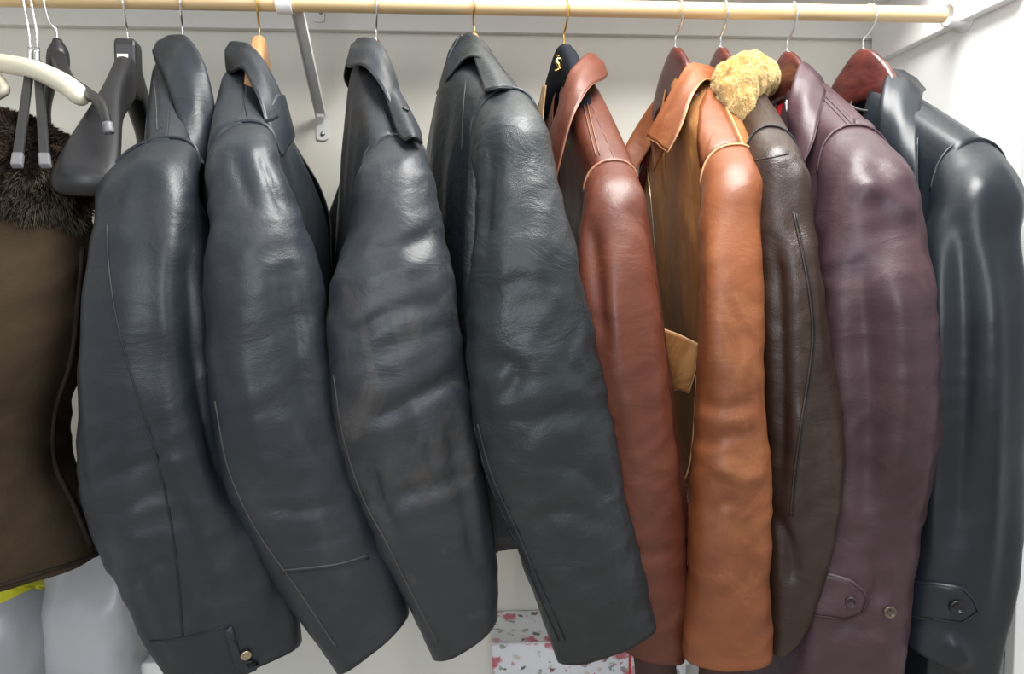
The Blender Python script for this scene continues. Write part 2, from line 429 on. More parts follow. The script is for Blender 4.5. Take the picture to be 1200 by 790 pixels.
def sleeve(parent, mat, cap, rings, seed=0, amp=(.005, .004, .002, .0), nseg=72, nlen=120, ecap=2.25, elbow=None, mat_in=None, name='sleeve', mid=(0.010, 0.0), inner=.03, valleys=()):
    """cap: (L0, R0, apex, y0); rings: (Lx,Ly,Rx,Ry,y,b) from underarm to cuff. Returns BVH and ring 0 points."""
    L0, R0, ap, y0 = cap
    l, r_, a_ = P(*L0, y0), P(*R0, y0), P(*ap, y0)
    C0 = (l + r_) / 2; A0 = (r_ - l) / 2
    B0 = Vector((0, 0, a_.z - C0.z)); S0 = a_.x - C0.x     # apex may sit off-centre
    ctl = []
    main = []
    for (lx, ly, rx, ry, yy, b) in rings:
        l, r_ = P(lx, ly, yy), P(rx, ry, yy)
        main.append(((l + r_) / 2, (r_ - l) / 2, Vector((0, -b, 0)), 0.0))
    C1, A1, B1, _ = main[0]
    ctl.append((C0, A0, B0, S0))
    bl = (B0.length + B1.length) / 2
    dcap = Vector((0, -.76, .65)).normalized()
    ctl.append(((C0 * .55 + C1 * .45) + Vector((0, -mid[0], mid[1])), (A0 + A1) / 2 * 1.02, dcap * bl, S0 * .5))
    ctl += main
    Cs = spline([c[0] for c in ctl], nlen); As = spline([c[1] for c in ctl], nlen); Bs = spline([c[2] for c in ctl], nlen); Ss = spline([c[3] for c in ctl], nlen)
    V, F = [], []; e = 2.0 / ecap
    acc = 0; N = nlen + 1
    for i in range(N):
        f = i / nlen
        wgt = sstep(f / .12)                         # clean at the armhole
        we = 1.0 if elbow is None else .35 + .65 * math.exp(-((f - elbow[0]) / elbow[1]) ** 2)
        for k in range(nseg):
            t = 2 * math.pi * k / nseg
            c, s = math.cos(t), math.sin(t)
            c = math.copysign(abs(c) ** e, c); s = math.copysign(abs(s) ** e, s)
            p = Cs[i] + As[i] * c + Bs[i] * s + Vector((Ss[i] * max(0, s), 0, 0))
            nn = (As[i].normalized() * (c / max(As[i].length, .01)) + Bs[i].normalized() * (s / max(Bs[i].length, .01)))
            nn.normalize()
            dd = wrinkle(p, seed, (amp[0] * 1.1, amp[1] * we * .52, amp[2] * we * .55, amp[3] * we))
            V.append(p + nn * dd * wgt)
    for i in range(N - 1):
        for k in range(nseg):
            k2 = (k + 1) % nseg
            F.append((i * nseg + k, i * nseg + k2, (i + 1) * nseg + k2, (i + 1) * nseg + k))
    if valleys:
        from mathutils.kdtree import KDTree
        tmp = BVHTree.FromPolygons([tuple(q) for q in V], F)
        vn = [Vector() for _ in V]
        for f in F:
            fn = (V[f[2]] - V[f[0]]).cross(V[f[3]] - V[f[1]])
            for q in f: vn[q] += fn
        for pix, wd, dp in valleys:
            pv = [Vector((p[0], p[1], 0)) for p in pix]
            n = max(4, int(sum((pv[i + 1] - pv[i]).length for i in range(len(pv) - 1)) / 4))
            pp = spline(pv, n); kd = KDTree(n + 1)
            for i, q in enumerate(pp): kd.insert(hit(tmp, q.x, q.y)[0], i)
            kd.balance()
            for i, q in enumerate(V):
                co_, ix, ds_ = kd.find(q)
                if ds_ < wd * 2.6:
                    end = sstep(min(ix, n - ix) / (n * .3) + .15)
                    nr = vn[i].normalized()
                    if nr.dot(q - CAM) > 0: nr = -nr
                    V[i] = q - nr * (dp * 1.2 * end * math.exp(-(ds_ / wd) ** 2))
    ring0 = V[:nseg]
    s = Surf(); s.add(list(V), list(F))
    o = obj(name, V, F, mat, parent, solid=.0022)
    # lining just inside the cuff
    LV = []; up = (Cs[-2] - Cs[-1]).normalized()
    for j, (sc_, dz) in enumerate(((.955, .0015), (.93, inner), (.90, inner * 3))):
        for k in range(nseg):
            q = V[(N - 1) * nseg + k]; LV.append(Cs[-1] + (q - Cs[-1]) * sc_ + up * dz)
    LF = []
    for j in range(2):
        for k in range(nseg):
            k2 = (k + 1) % nseg; LF.append((j * nseg + k, (j + 1) * nseg + k, (j + 1) * nseg + k2, j * nseg + k2))
    LF.append(tuple(2 * nseg + k for k in range(nseg)))
    obj('sleeve_lining', LV, LF, mat_in or M['lining'], o)
    return o, s.bvh(), ring0
def seam(bvh, parent, pix, mat, r=.0012, lift=.0004, name='seam', step=.006, label=None):
    ks = [hit(bvh, *p, 0)[0] for p in pix]
    # densify in pixel space so the seam hugs the surface
    pv = [Vector((p[0], p[1], 0)) for p in pix]
    n = max(4, int(sum((pv[i + 1] - pv[i]).length for i in range(len(pv) - 1)) / 6))
    pts = [hit(bvh, q.x, q.y, lift)[0] for q in spline(pv, n)]
    good = [pts[0]]
    for p in pts[1:]:
        if (p - good[-1]).length < .05: good.append(p)
    sm = [good[0]] + [(good[i - 1] + good[i] * 2 + good[i + 1]) / 4 for i in range(1, len(good) - 1)] + [good[-1]]
    return tube(name, sm, r, mat, parent, 6, label=label)
def cap_seam(ring0, parent, mat, r=.0018, k0=.0, k1=.5, name='armhole_seam'):
    n = len(ring0); pts = [ring0[int(round(k)) % n] + Vector((0, -.001, .0005)) for k in [n * (k0 + (k1 - k0) * j / 40) for j in range(41)]]
    return tube(name, pts, r, mat, parent, 6)
def strap(bvh, parent, outline, mat, thick=.003, name='cuff_strap', rings=4, edge=None, label=None):
    """a flat leather piece with the given pixel outline lying on a surface"""
    pv = [Vector((p[0], p[1], 0)) for p in outline]; m = len(pv)
    dense = []
    for i in range(m):
        a_, b_ = pv[i], pv[(i + 1) % m]; n = max(1, int((b_ - a_).length / 7))
        dense += [a_ + (b_ - a_) * (j / n) for j in range(n)]
    c = sum(dense, Vector()) / len(dense); D = len(dense)
    V, F = [], []
    V += [hit(bvh, q.x, q.y, -.0015)[0] for q in dense]
    for ri in range(rings):
        sc_ = 1 - ri / rings
        for q in dense:
            z = c + (q - c) * sc_
            V.append(hit(bvh, z.x, z.y, thick)[0])
    V.append(hit(bvh, c.x, c.y, thick)[0])
    for ri in range(rings):
        for k in range(D):
            k2 = (k + 1) % D; F.append((ri * D + k, ri * D + k2, (ri + 1) * D + k2, (ri + 1) * D + k))
    for k in range(D): F.append((rings * D + k, rings * D + (k + 1) % D, len(V) - 1))
    o = obj(name, V, F, mat, parent, label=label)
    if edge:
        e = [hit(bvh, (c + (q - c) * .93).x, (c + (q - c) * .93).y, thick + .0003)[0] for q in dense]
        tube('stitching', e + [e[0]], .0006, edge, o, 5)
    return o
def button(bvh, parent, px, py, rad, mat, name='button', lift=.003, holes=True, rim=None, label=None):
    p, n = hit(bvh, px, py, lift)
    g = [lathe_geo(p, n, [(rad, 0), (rad, .002), (rad * .92, .003), (rad * .72, .003), (rad * .64, .0016), (0, .0016)], 24)]
    o = obj(name, *join(g), mat, parent, label=label)
    if holes:
        a_ = n.orthogonal().normalized(); b_ = n.cross(a_)
        hs = [lathe_geo(p + n * .0012 + (a_ * sx + b_ * sy) * rad * .25, n, [(rad * .11, 0), (rad * .11, .0008)], 8) for sx, sy in ((1, 1), (1, -1), (-1, 1), (-1, -1))]
        obj('thread_hole', *join(hs), M['stitch_dark'], o)
    return o
def snap(bvh, parent, px, py, rad, mat, name='snap_button', lift=.003):
    p, n = hit(bvh, px, py, lift)
    return obj(name, *lathe_geo(p, n, [(rad, 0), (rad, .001), (rad * .9, .002), (rad * .6, .0022), (rad * .55, .0015), (rad * .3, .0028), (0, .003)], 22), mat, parent)

def torso(parent, mat, Nk, Sh, front, hem, T=.055, an=.30, Vd=.30, lean=(0, 0), seed=0, fold=.006, open_=0.0, mat_front=None, tprof=None, flare=0.0, Tf=1.0, far=1.0, solid=.0022, nosh=1.05):
    """Nk neck point on the shoulder line, Sh near shoulder end; front=+1 opens towards +x"""
    u = Vector((Sh.x - Nk.x, Sh.y - Nk.y, 0)); Lu = u.length; u.normalize()
    v = Vector((-u.y, u.x, 0))
    if v.x * front < 0: v = -v
    prof = tprof or [(0, .0), (.003, .016), (.008, .028), (.02, .036), (.05, .043), (.15, .052), (.30, .055), (.6, .052)]
    prof = [(d, t * T / .055) for d, t in prof]
    def zt(a_): return Nk.z - (Nk.z - Sh.z) * abs(a_) ** nosh
    def pt(a_, d, sgn):
        q = abs(a_)
        t = interp(prof, d) * (1 - .12 * q ** 4)
        k = d / .6
        w_ = Lu * (far if a_ < 0 else 1.0)
        p = Vector((Nk.x, Nk.y, 0)) + u * (a_ * w_ * (1 + flare * k)) + v * (sgn * t) + Vector((lean[0] * k, lean[1] * k, zt(a_) - d))
        if sgn > 0: p += v * ((Tf - 1) * T * sstep(d / .25) * (1 - sstep((a_ + .2) / 1.2)))
        p += v * (fold * sstep(d / .15) * noise.noise(Vector((a_ * 3.5 + seed * 7, d * 2.2, sgn * 3 + seed))))
        return p
    S = Surf(); nd = 44
    def ds(a_): 
        Ht = zt(a_) - hem
        return [Ht * (j / nd) ** 1.9 for j in range(nd + 1)]
    def grid(fn, nu):
        V, F = [], []
        for i in range(nu + 1):
            for j in range(nd + 1): V.append(fn(i / nu, j))
        for i in range(nu):
            for j in range(nd):
                a0 = i * (nd + 1) + j; F.append((a0, a0 + 1, a0 + nd + 2, a0 + nd + 1))
        return V, F
    def back(f, j):
        a_ = -1 + 2 * f; return pt(a_, ds(a_)[j], -1)
    S.add(*grid(back, 40))
    def edge(d): return an * (1 - sstep(d / Vd)) + open_ * sstep(d / Vd)
    for sg in (1, -1):
        def frontp(f, j, sg=sg):
            a1 = an + (1 - an) * f
            d = ds(a1)[j]
            a_ = edge(d) + (1 - edge(d)) * f
            return pt(sg * a_, d + (zt(sg * a_) - zt(a1)), 1)
        S.add(*grid(frontp, 24))
        def sidep(f, j, sg=sg):
            d = ds(1.0)[j]
            A_, B_ = pt(sg, d, -1), pt(sg, d, 1)
            return A_ + (B_ - A_) * f + u * (sg * .001 * math.sin(math.pi * f) * sstep(d / .1))
        S.add(*grid(sidep, 6))
    o = obj('body', S.V, S.F, mat, parent, solid=solid)
    me = o.data
    bm = bmesh.new(); bm.from_mesh(me); bmesh.ops.remove_doubles(bm, verts=bm.verts, dist=.0004); bmesh.ops.recalc_face_normals(bm, faces=bm.faces); bm.to_mesh(me); bm.free()
    return o, S.bvh(), u, v
def collar(parent, mat, st, Nk, u, bulge=.004, stand=.042, inward=.016, mirror=True, name='collar', thick=.003, nl=44, fold_r=.010, piping=None, pr=.0014, mir_n=None, seed=0):
    """st: stations back->front ((ex,ey,ey_depth),(fx,fy,f_depth)) : outer edge and fold of the near leaf"""
    rows = []
    for ed, fo in st:
        E, Fo = P(*ed), P(*fo)
        axis = Vector((Nk.x, Nk.y, 0)); inn = Vector((axis.x - Fo.x, axis.y - Fo.y, 0))
        inn = inn.normalized() if inn.length > 1e-4 else Vector((1, 0, 0))
        out = -inn
        Mi = E * .5 + Fo * .5 + out * bulge + Vector((0, 0, bulge * .6))
        F1 = Fo + out * .001
        F2 = Fo + inn * fold_r * .7 + Vector((0, 0, -fold_r * .35))
        B = Fo + inn * inward + Vector((0, 0, -stand))
        rows.append([E, E * .75 + Fo * .25 + out * bulge * .7, Mi, E * .2 + Fo * .8 + out * bulge * .6, F1, F2, F2 * .5 + B * .5 + inn * .002, B])
    if mirror:
        rows[0] = [p - u * ((p - Nk).dot(u)) for p in rows[0]]
        def mir(p): return p - u * (2 * (p - Nk).dot(u))
        ms = rows[:mir_n] if mir_n else rows
        mr = [[mir(p) for p in r_] for r_ in ms][::-1]
        if (mr[-1][0] - rows[0][0]).length < .02: mr = mr[:-1]
        rows_all = mr + rows
        nl = int(nl * len(rows_all) / len(rows))
    else: rows_all = rows
    nc = 18
    dense = [spline(r_, nc) for r_ in rows_all]
    cols = [spline([r_[k] for r_ in dense], nl) for k in range(nc + 1)]
    V = [cols[k][i] for i in range(nl + 1) for k in range(nc + 1)]
    V = [p + Vector((0, 0, 1)) * .0015 * noise.noise(p * 30 + Vector((seed, 0, 0))) for p in V]
    F = []
    for i in range(nl):
        for k in range(nc):
            a_ = i * (nc + 1) + k; F.append((a_, a_ + 1, a_ + nc + 2, a_ + nc + 1))
    o = obj(name, V, F, mat, parent, solid=thick, offset=0)
    if piping:
        e = [cols[0][i] for i in range(nl + 1)]
        fr = [V[nl * (nc + 1) + k] for k in range(10)]
        tube('edge_piping', e + fr[1:], pr, piping, o, 6)
    s = Surf(); s.add(V, F)
    return o, s.bvh()
def patch(parent, mat, grid, name, thick=.003, n=(16, 24), piping=None, pr=.0013, label=None, offset=0):
    """smooth sheet through a grid of (px,py,y) control points"""
    rows = [[P(*q) for q in r_] for r_ in grid]
    dense = [spline(r_, n[0]) for r_ in rows]
    cols = [spline([r_[k] for r_ in dense], n[1]) for k in range(n[0] + 1)]
    V = [cols[k][i] for i in range(n[1] + 1) for k in range(n[0] + 1)]; F = []
    w_ = n[0] + 1
    for i in range(n[1]):
        for k in range(n[0]):
            a_ = i * w_ + k; F.append((a_, a_ + 1, a_ + w_ + 1, a_ + w_))
    o = obj(name, V, F, mat, parent, solid=thick, offset=offset, label=label)
    if piping:
        bd = [V[k] for k in range(w_)] + [V[i * w_ + w_ - 1] for i in range(1, n[1] + 1)] + [V[n[1] * w_ + k] for k in range(w_ - 2, -1, -1)] + [V[i * w_] for i in range(n[1] - 1, 0, -1)]
        tube('edge_piping', bd + [bd[0]], pr, piping, o, 6)
    s = Surf(); s.add(V, F)
    return o, s.bvh()
def far_sleeve(parent, mat, Nk, u, Lu, ztop, length, rad=.055, lean=(0, 0), seed=0):
    """the other sleeve, hanging at the wall side of the body"""
    c = Vector((Nk.x, Nk.y, 0)) - u * (Lu * .93)
    V, F = [], []; n, m = 30, 24; v = Vector((-u.y, u.x, 0))
    for i in range(n + 1):
        f = i / n; z = ztop - .01 - length * f
        rr = rad * (.55 + .45 * sstep(f / .15)) * (1 - .22 * f)
        cc = c - u * (.018 * sstep(f / .2)) + Vector((lean[0] * f, lean[1] * f, z))
        for k in range(m):
            t = 2 * math.pi * k / m
            p = cc + v * rr * math.cos(t) + u * rr * .50 * math.sin(t)
            V.append(p + (p - cc) * .9 * wrinkle(p, seed, (.08, .06, 0, 0)))
    for i in range(n):
        for k in range(m):
            k2 = (k + 1) % m; F.append((i * m + k, i * m + k2, (i + 1) * m + k2, (i + 1) * m + k))
    F.append(tuple(range(m)))
    obj('sleeve', V, F, mat, parent, solid=.002)
def fur(parent, verts, faces, mat, count, length, seed=1, lie=(0, 0, -.3), name='fur', wid=.0007):
    """short strands standing on a surface: one uncountable pile"""
    rnd = random.Random(seed); tris = []; areas = []
    for f in faces:
        for k in range(1, len(f) - 1): tris.append((f[0], f[k], f[k + 1]))
    cum = []; tot = 0
    for t in tris:
        a_ = ((verts[t[1]] - verts[t[0]]).cross(verts[t[2]] - verts[t[0]])).length / 2; tot += a_; cum.append(tot)
    import bisect
    V, F = [], []
    lie = Vector(lie)
    for _ in range(count):
        i = min(bisect.bisect(cum, rnd.random() * tot), len(tris) - 1); t = tris[i]
        a_, b_ = rnd.random(), rnd.random()
        if a_ + b_ > 1: a_, b_ = 1 - a_, 1 - b_
        p = verts[t[0]] + (verts[t[1]] - verts[t[0]]) * a_ + (verts[t[2]] - verts[t[0]]) * b_
        nn = (verts[t[1]] - verts[t[0]]).cross(verts[t[2]] - verts[t[0]])
        if nn.length < 1e-12: continue
        nn.normalize()
        cl = Vector((noise.noise(p * 45), noise.noise(p * 45 + Vector((9, 0, 0))), noise.noise(p * 45 + Vector((0, 9, 0)))))
        d = (nn + lie + cl * .8 + Vector((rnd.uniform(-1, 1), rnd.uniform(-1, 1), rnd.uniform(-1, 1))) * .28).normalized()
        s = d.orthogonal().normalized(); s = (Matrix.Rotation(rnd.random() * 6.28, 3, d) @ s) * wid
        ln = length * rnd.uniform(.6, 1.15); o = len(V)
        tip = p + d * ln + Vector((0, 0, -.15 * ln)); md = p + d * ln * .55
        V += [p - s, p + s, md + s * .8, md - s * .8, tip]; F += [(o, o + 1, o + 2, o + 3), (o + 3, o + 2, o + 4)]
    org = owner_origin(parent)
    me = bpy.data.meshes.new(name); me.from_pydata([x - org for x in V], [], F); me.materials.append(mat)
    o = bpy.data.objects.new(name, me); COL.objects.link(o); o.parent = parent; o['kind'] = 'stuff'
    return o
def udir(Nk, Sh):
    u = Vector((Sh.x - Nk.x, Sh.y - Nk.y, 0)); return u.normalized()

GJ = 'leather jackets on the closet rod'
GH = 'hangers on the wooden rod'
# ------------------------------------------------------------------ jackets and their hangers
def up_neck(px, py): return P(px, py, 0.0)

# ---- black jacket nearest the left end (1)
hn = up_neck(214, 43); Nk = up_neck(203, 68); Sh = P(196, 163, -.19); u = udir(Nk, Sh)
hanger('wooden_hanger', 'dark hanger whose brown tip peeks out of the leftmost black jacket', 'hanger', hn, udir(hn, Sh), M['mahogany'], M['chrome'], length=.86 * Vector((Sh.x - hn.x, Sh.y, 0)).length, ridge=(Nk.z, Sh.z, 1.05), cw=.03, group=GH)
J = thing('leather_jacket', (Nk.x, 0, .83), 'leftmost black leather jacket with brass snap on its cuff tab', 'jacket', GJ)
_, tbv, _, _ = torso(J, M['L1'], Nk, Sh, 1, .84, T=.045, seed=1, lean=(.03, 0))
far_sleeve(J, M['L1'], Nk, u, .19, Sh.z, .62, seed=1)
sl, bv, r0 = sleeve(J, M['L1'], ((126, 215), (231, 205), (193, 162), -.185),
    [(117, 268, 242, 262, -.235, .050), (106, 350, 250, 345, -.25, .054), (97, 430, 258, 425, -.25, .054), (96, 500, 268, 492, -.245, .052), (101, 575, 283, 560, -.235, .05),
     (126, 655, 315, 635, -.22, .048), (160, 720, 343, 688, -.205, .046), (203, 797, 352, 752, -.19, .042)], seed=1, amp=(.008, .008, .003, 0), valleys=[([(228, 240), (226, 340), (236, 440), (258, 530), (286, 620)], .020, .014), ([(190, 560), (225, 640), (248, 720)], .012, .006), ([(112, 565), (160, 545), (195, 535)], .006, .003), ([(118, 605), (160, 590), (192, 565)], .006, .003), ([(150, 690), (175, 665), (200, 655)], .006, .0035), ([(166, 580), (176, 620), (190, 645)], .005, .004), ([(204, 250), (200, 340), (205, 420)], .016, -.006)], elbow=(.72, .2))
cap_seam(r0, J, M['L1'], .0026, .0, .52)
seam(bv, sl, [(125, 262), (128, 320), (140, 390), (160, 460), (182, 530), (200, 610), (210, 690), (214, 745)], M['stitch_dark'], .0013, .0001)
seam(bv, sl, [(176, 752), (215, 748), (262, 735)], M['stitch_dark'], .0014, .0002, 'cuff_seam')
st = strap(bv, sl, [(263, 738), (272, 734), (282, 768), (291, 782), (304, 777), (306, 784), (290, 792), (276, 784)], M['L1'], .0035, 'cuff_tab')
snap(bv, sl, 288, 766, .0068, M['oldbrass'])
collar(J, M['L1'], [((180, 62, .0), (196, 46, .005)), ((183, 72, -.03), (206, 42, -.02)), ((193, 88, -.08), (220, 46, -.05)), ((206, 125, -.125), (238, 74, -.075)), ((218, 166, -.16), (251, 128, -.095)), ((240, 195, -.165), (254, 180, -.10))],
       Nk, u, piping=M['L1'], seed=1)
seam(tbv, J, [(184, 92), (187, 120), (189, 150)], M['stitch_dark'], .0008, .0004, 'shoulder_seam')
seam(tbv, J, [(180, 94), (183, 122), (184, 152)], M['stitch_grey'], .0007, .0004, 'shoulder_seam')

# ---- black jacket second from left (2)
hn = up_neck(304, 42); Nk = up_neck(292, 76); Sh = P(281, 144, -.19); u = udir(Nk, Sh)
hanger('wooden_hanger', 'pale wooden hanger under the second black jacket from the left', 'hanger', hn, udir(hn, Sh), M['palewood'], M['gold'], length=.86 * Vector((Sh.x - hn.x, Sh.y, 0)).length, ridge=(Nk.z, Sh.z, 1.05), group=GH, th=(.022, .03))
J = thing('leather_jacket', (Nk.x, 0, .83), 'black leather jacket on the pale wooden hanger, plain stitched cuff', 'jacket', GJ)
_, tbv, _, _ = torso(J, M['L2'], Nk, Sh, 1, .84, T=.058, seed=2, lean=(.0, 0), Tf=2.1)
far_sleeve(J, M['L2'], Nk, u, .19, Sh.z, .62, seed=2)
sl, bv, r0 = sleeve(J, M['L2'], ((249, 182), (324, 172), (285, 143), -.185),
    [(245, 245, 347, 238, -.235, .046), (242, 320, 372, 310, -.25, .054), (243, 400, 388, 385, -.25, .056), (250, 480, 400, 462, -.245, .055), (264, 560, 415, 535, -.235, .052),
     (294, 625, 437, 600, -.225, .049), (335, 695, 463, 660, -.21, .046), (394, 783, 480, 716, -.195, .042)], seed=2, amp=(.004, .006, .003, .0008), valleys=[([(330, 280), (345, 380), (360, 480), (395, 560)], .016, .009), ([(272, 170), (285, 215), (300, 250)], .006, .003), ([(300, 165), (318, 215), (332, 250)], .005, .003), ([(285, 420), (305, 500), (320, 580)], .014, -.005), ([(300, 590), (350, 600), (410, 585)], .008, .0035), ([(330, 640), (380, 635), (425, 620)], .006, .002)], elbow=(.35, .35))
cap_seam(r0, J, M['L2'], .0026, .0, .52)
seam(bv, sl, [(252, 470), (268, 550), (300, 620), (345, 685), (395, 760)], M['stitch_grey'], .0012, .0002)
seam(bv, sl, [(331, 668), (365, 665), (400, 660), (432, 650)], M['stitch_grey'], .0011, .0003, 'cuff_seam')
seam(bv, sl, [(333, 672), (366, 669), (401, 664), (433, 654)], M['stitch_dark'], .0011, .0002, 'cuff_seam')
collar(J, M['L2'], [((266, 72, .005), (272, 54, .01)), ((268, 86, -.03), (279, 50, -.02)), ((284, 80, -.08), (293, 54, -.05)), ((295, 98, -.12), (310, 74, -.075)), ((305, 120, -.145), (326, 105, -.09)), ((311, 142, -.155), (337, 138, -.095))],
       Nk, u, piping=M['L2'], seed=2)
patch(J, M['L2'], [[(311, 138, -.150), (324, 112, -.115), (333, 112, -.09)], [(322, 165, -.15), (335, 145, -.115), (343, 150, -.09)], [(331, 183, -.145), (337, 172, -.12), (345, 160, -.095)]], 'lapel', piping=M['L2'])
seam(tbv, J, [(284, 95), (286, 118), (291, 142)], M['stitch_dark'], .0012, .0005, 'shoulder_seam')

# ---- scuffed grey-black jacket (3)
hn = up_neck(441, 45); Nk = up_neck(433, 68); Sh = P(456, 157, -.19); u = udir(Nk, Sh)
hanger('wooden_hanger', 'dark hanger with chrome hook inside the scuffed grey-black jacket', 'hanger', hn, udir(hn, Sh), M['mahogany'], M['chrome'], length=.86 * Vector((Sh.x - hn.x, Sh.y, 0)).length, ridge=(Nk.z, Sh.z, 1.05), cw=.03, group=GH)
J = thing('leather_jacket', (Nk.x, 0, .83), 'scuffed grey-black leather jacket with shoulder strap and brownish wear on sleeve', 'jacket', GJ)
_, tbv, _, _ = torso(J, M['L3'], Nk, Sh, 1, .84, T=.040, seed=3, lean=(-.02, 0))
far_sleeve(J, M['L3'], Nk, u, .19, Sh.z, .62, seed=3)
sl, bv, r0 = sleeve(J, M['L3'], ((424, 205), (501, 200), (463, 158), -.185),
    [(410, 265, 516, 255, -.235, .046), (389, 335, 531, 325, -.25, .055), (386, 410, 541, 398, -.25, .058), (392, 490, 552, 474, -.245, .056), (410, 565, 564, 545, -.235, .052),
     (440, 632, 576, 612, -.225, .049), (472, 692, 583, 665, -.21, .046), (508, 768, 583, 722, -.195, .040)], seed=3, amp=(.004, .007, .003, .001), valleys=[([(425, 500), (480, 470), (540, 440)], .010, .007), ([(400, 400), (450, 370), (520, 350)], .009, .004), ([(420, 300), (470, 290), (515, 270)], .010, .003), ([(455, 590), (500, 570), (560, 560)], .010, .005), ([(470, 420), (500, 520), (520, 600)], .012, -.004), ([(520, 480), (545, 580), (560, 680)], .012, .006), ([(430, 540), (445, 590), (470, 640)], .009, .006)], elbow=(.4, .4))
cap_seam(r0, J, M['L3'], .0026, .0, .52)
seam(bv, sl, [(391, 440), (402, 510), (424, 580), (455, 640), (485, 700), (512, 752)], M['stitch_grey'], .0012, .0002)
collar(J, M['L3'], [((409, 66, .005), (418, 50, .01)), ((408, 78, -.04), (426, 45, -.02)), ((424, 76, -.09), (440, 47, -.05)), ((438, 88, -.12), (452, 62, -.075)), ((451, 108, -.145), (463, 90, -.09)), ((462, 128, -.155), (470, 120, -.095))],
       Nk, u, piping=M['L3'], seed=3)
ep, ebv = patch(J, M['L3'], [[(451, 108, -.135), (459, 103, -.125), (468, 108, -.115)], [(459, 132, -.165), (468, 122, -.160), (480, 130, -.145)], [(467, 155, -.205), (478, 145, -.205), (491, 152, -.185)], [(475, 164, -.225), (485, 160, -.23), (494, 168, -.21)]], 'epaulet', .004, piping=M['L3'], pr=.0018)
snap(ebv, ep, 474, 130, .005, M['L3'], 'epaulet_button')

# ---- grained black jacket on the gold hook (4)
hn = up_neck(556, 38); Nk = up_neck(553, 58); Sh = P(592, 106, -.19); u = udir(Nk, Sh)
hanger('wooden_hanger', 'hanger with gold hook holding the widest black jacket', 'hanger', hn, udir(hn, Sh), M['palewood'], M['gold'], length=.86 * Vector((Sh.x - hn.x, Sh.y, 0)).length, ridge=(Nk.z, Sh.z, 1.05), cw=.03, group=GH, bend=.004)
J = thing('leather_jacket', (Nk.x, 0, .83), 'blackish grained leather jacket beside the chestnut one, hung by a gold hook', 'jacket', GJ)
_, tbv, _, _ = torso(J, M['L4'], Nk, Sh, 1, .875, T=.062, seed=4, lean=(-.01, 0))
far_sleeve(J, M['L4'], Nk, u, .19, Sh.z, .62, seed=4)
sl, bv, r0 = sleeve(J, M['L4'], ((552, 170), (633, 150), (588, 105), -.19),
    [(556, 225, 652, 205, -.240, .048), (552, 300, 672, 282, -.255, .056), (546, 380, 688, 360, -.26, .060), (550, 460, 704, 440, -.26, .060), (566, 535, 720, 515, -.255, .056),
     (592, 610, 737, 590, -.245, .052), (622, 690, 752, 662, -.235, .048), (652, 770, 767, 729, -.225, .042)], seed=4, amp=(.004, .008, .0035, .0012), valleys=[([(560, 430), (590, 425), (605, 440), (585, 480)], .010, .007), ([(565, 350), (610, 330), (670, 335)], .008, .003), ([(680, 380), (665, 420), (690, 450)], .007, .004), ([(565, 500), (620, 490), (700, 480)], .010, .004), ([(640, 540), (690, 560), (725, 590)], .008, .0035), ([(600, 620), (660, 600), (720, 620)], .010, .004), ([(575, 150), (570, 230), (565, 300)], .012, .006), ([(690, 520), (712, 600), (735, 690)], .010, .004)], elbow=(.6, .4))
cap_seam(r0, J, M['L4'], .0026, .0, .52)
seam(bv, sl, [(556, 500), (572, 560), (600, 625), (628, 690), (655, 752)], M['stitch_dark'], .0014, .0002)
seam(bv, sl, [(560, 497), (577, 557), (606, 622), (634, 688), (661, 750)], M['L4'], .0018, .0004)
collar(J, M['L4'], [((520, 84, .005), (532, 52, .01)), ((520, 98, -.02), (540, 43, .0)), ((526, 92, -.06), (551, 40, -.03)), ((546, 68, -.10), (565, 48, -.06)), ((566, 69, -.13), (578, 66, -.08)), ((582, 84, -.14), (590, 84, -.095))],
       Nk, u, piping=M['L4'], seed=4)
ep, ebv = patch(J, M['L4'], [[(556, 66, -.11), (566, 66, -.12), (576, 68, -.115)], [(563, 88, -.155), (577, 84, -.165), (590, 86, -.15)], [(569, 107, -.20), (586, 103, -.205), (602, 104, -.19)]], 'epaulet', .005, piping=M['L4'], pr=.0016)
seam(tbv, J, [(546, 95), (543, 130), (541, 180)], M['stitch_dark'], .0012, .0005, 'body_seam')
c_ = P(597, 620, -.03)
obj('side_tab', *box_geo(c_.x - .010, c_.x + .012, c_.y - .003, c_.y + .003, c_.z - .032, c_.z + .04), M['knit'], J, smooth=False, bevel=.002, label='dark brown leather tab')
tube('drawcord', spline([P(583, 610, -.05), P(586, 628, -.052), P(582, 648, -.05)], 8), .0016, M['stitch_dark'], J, 6)

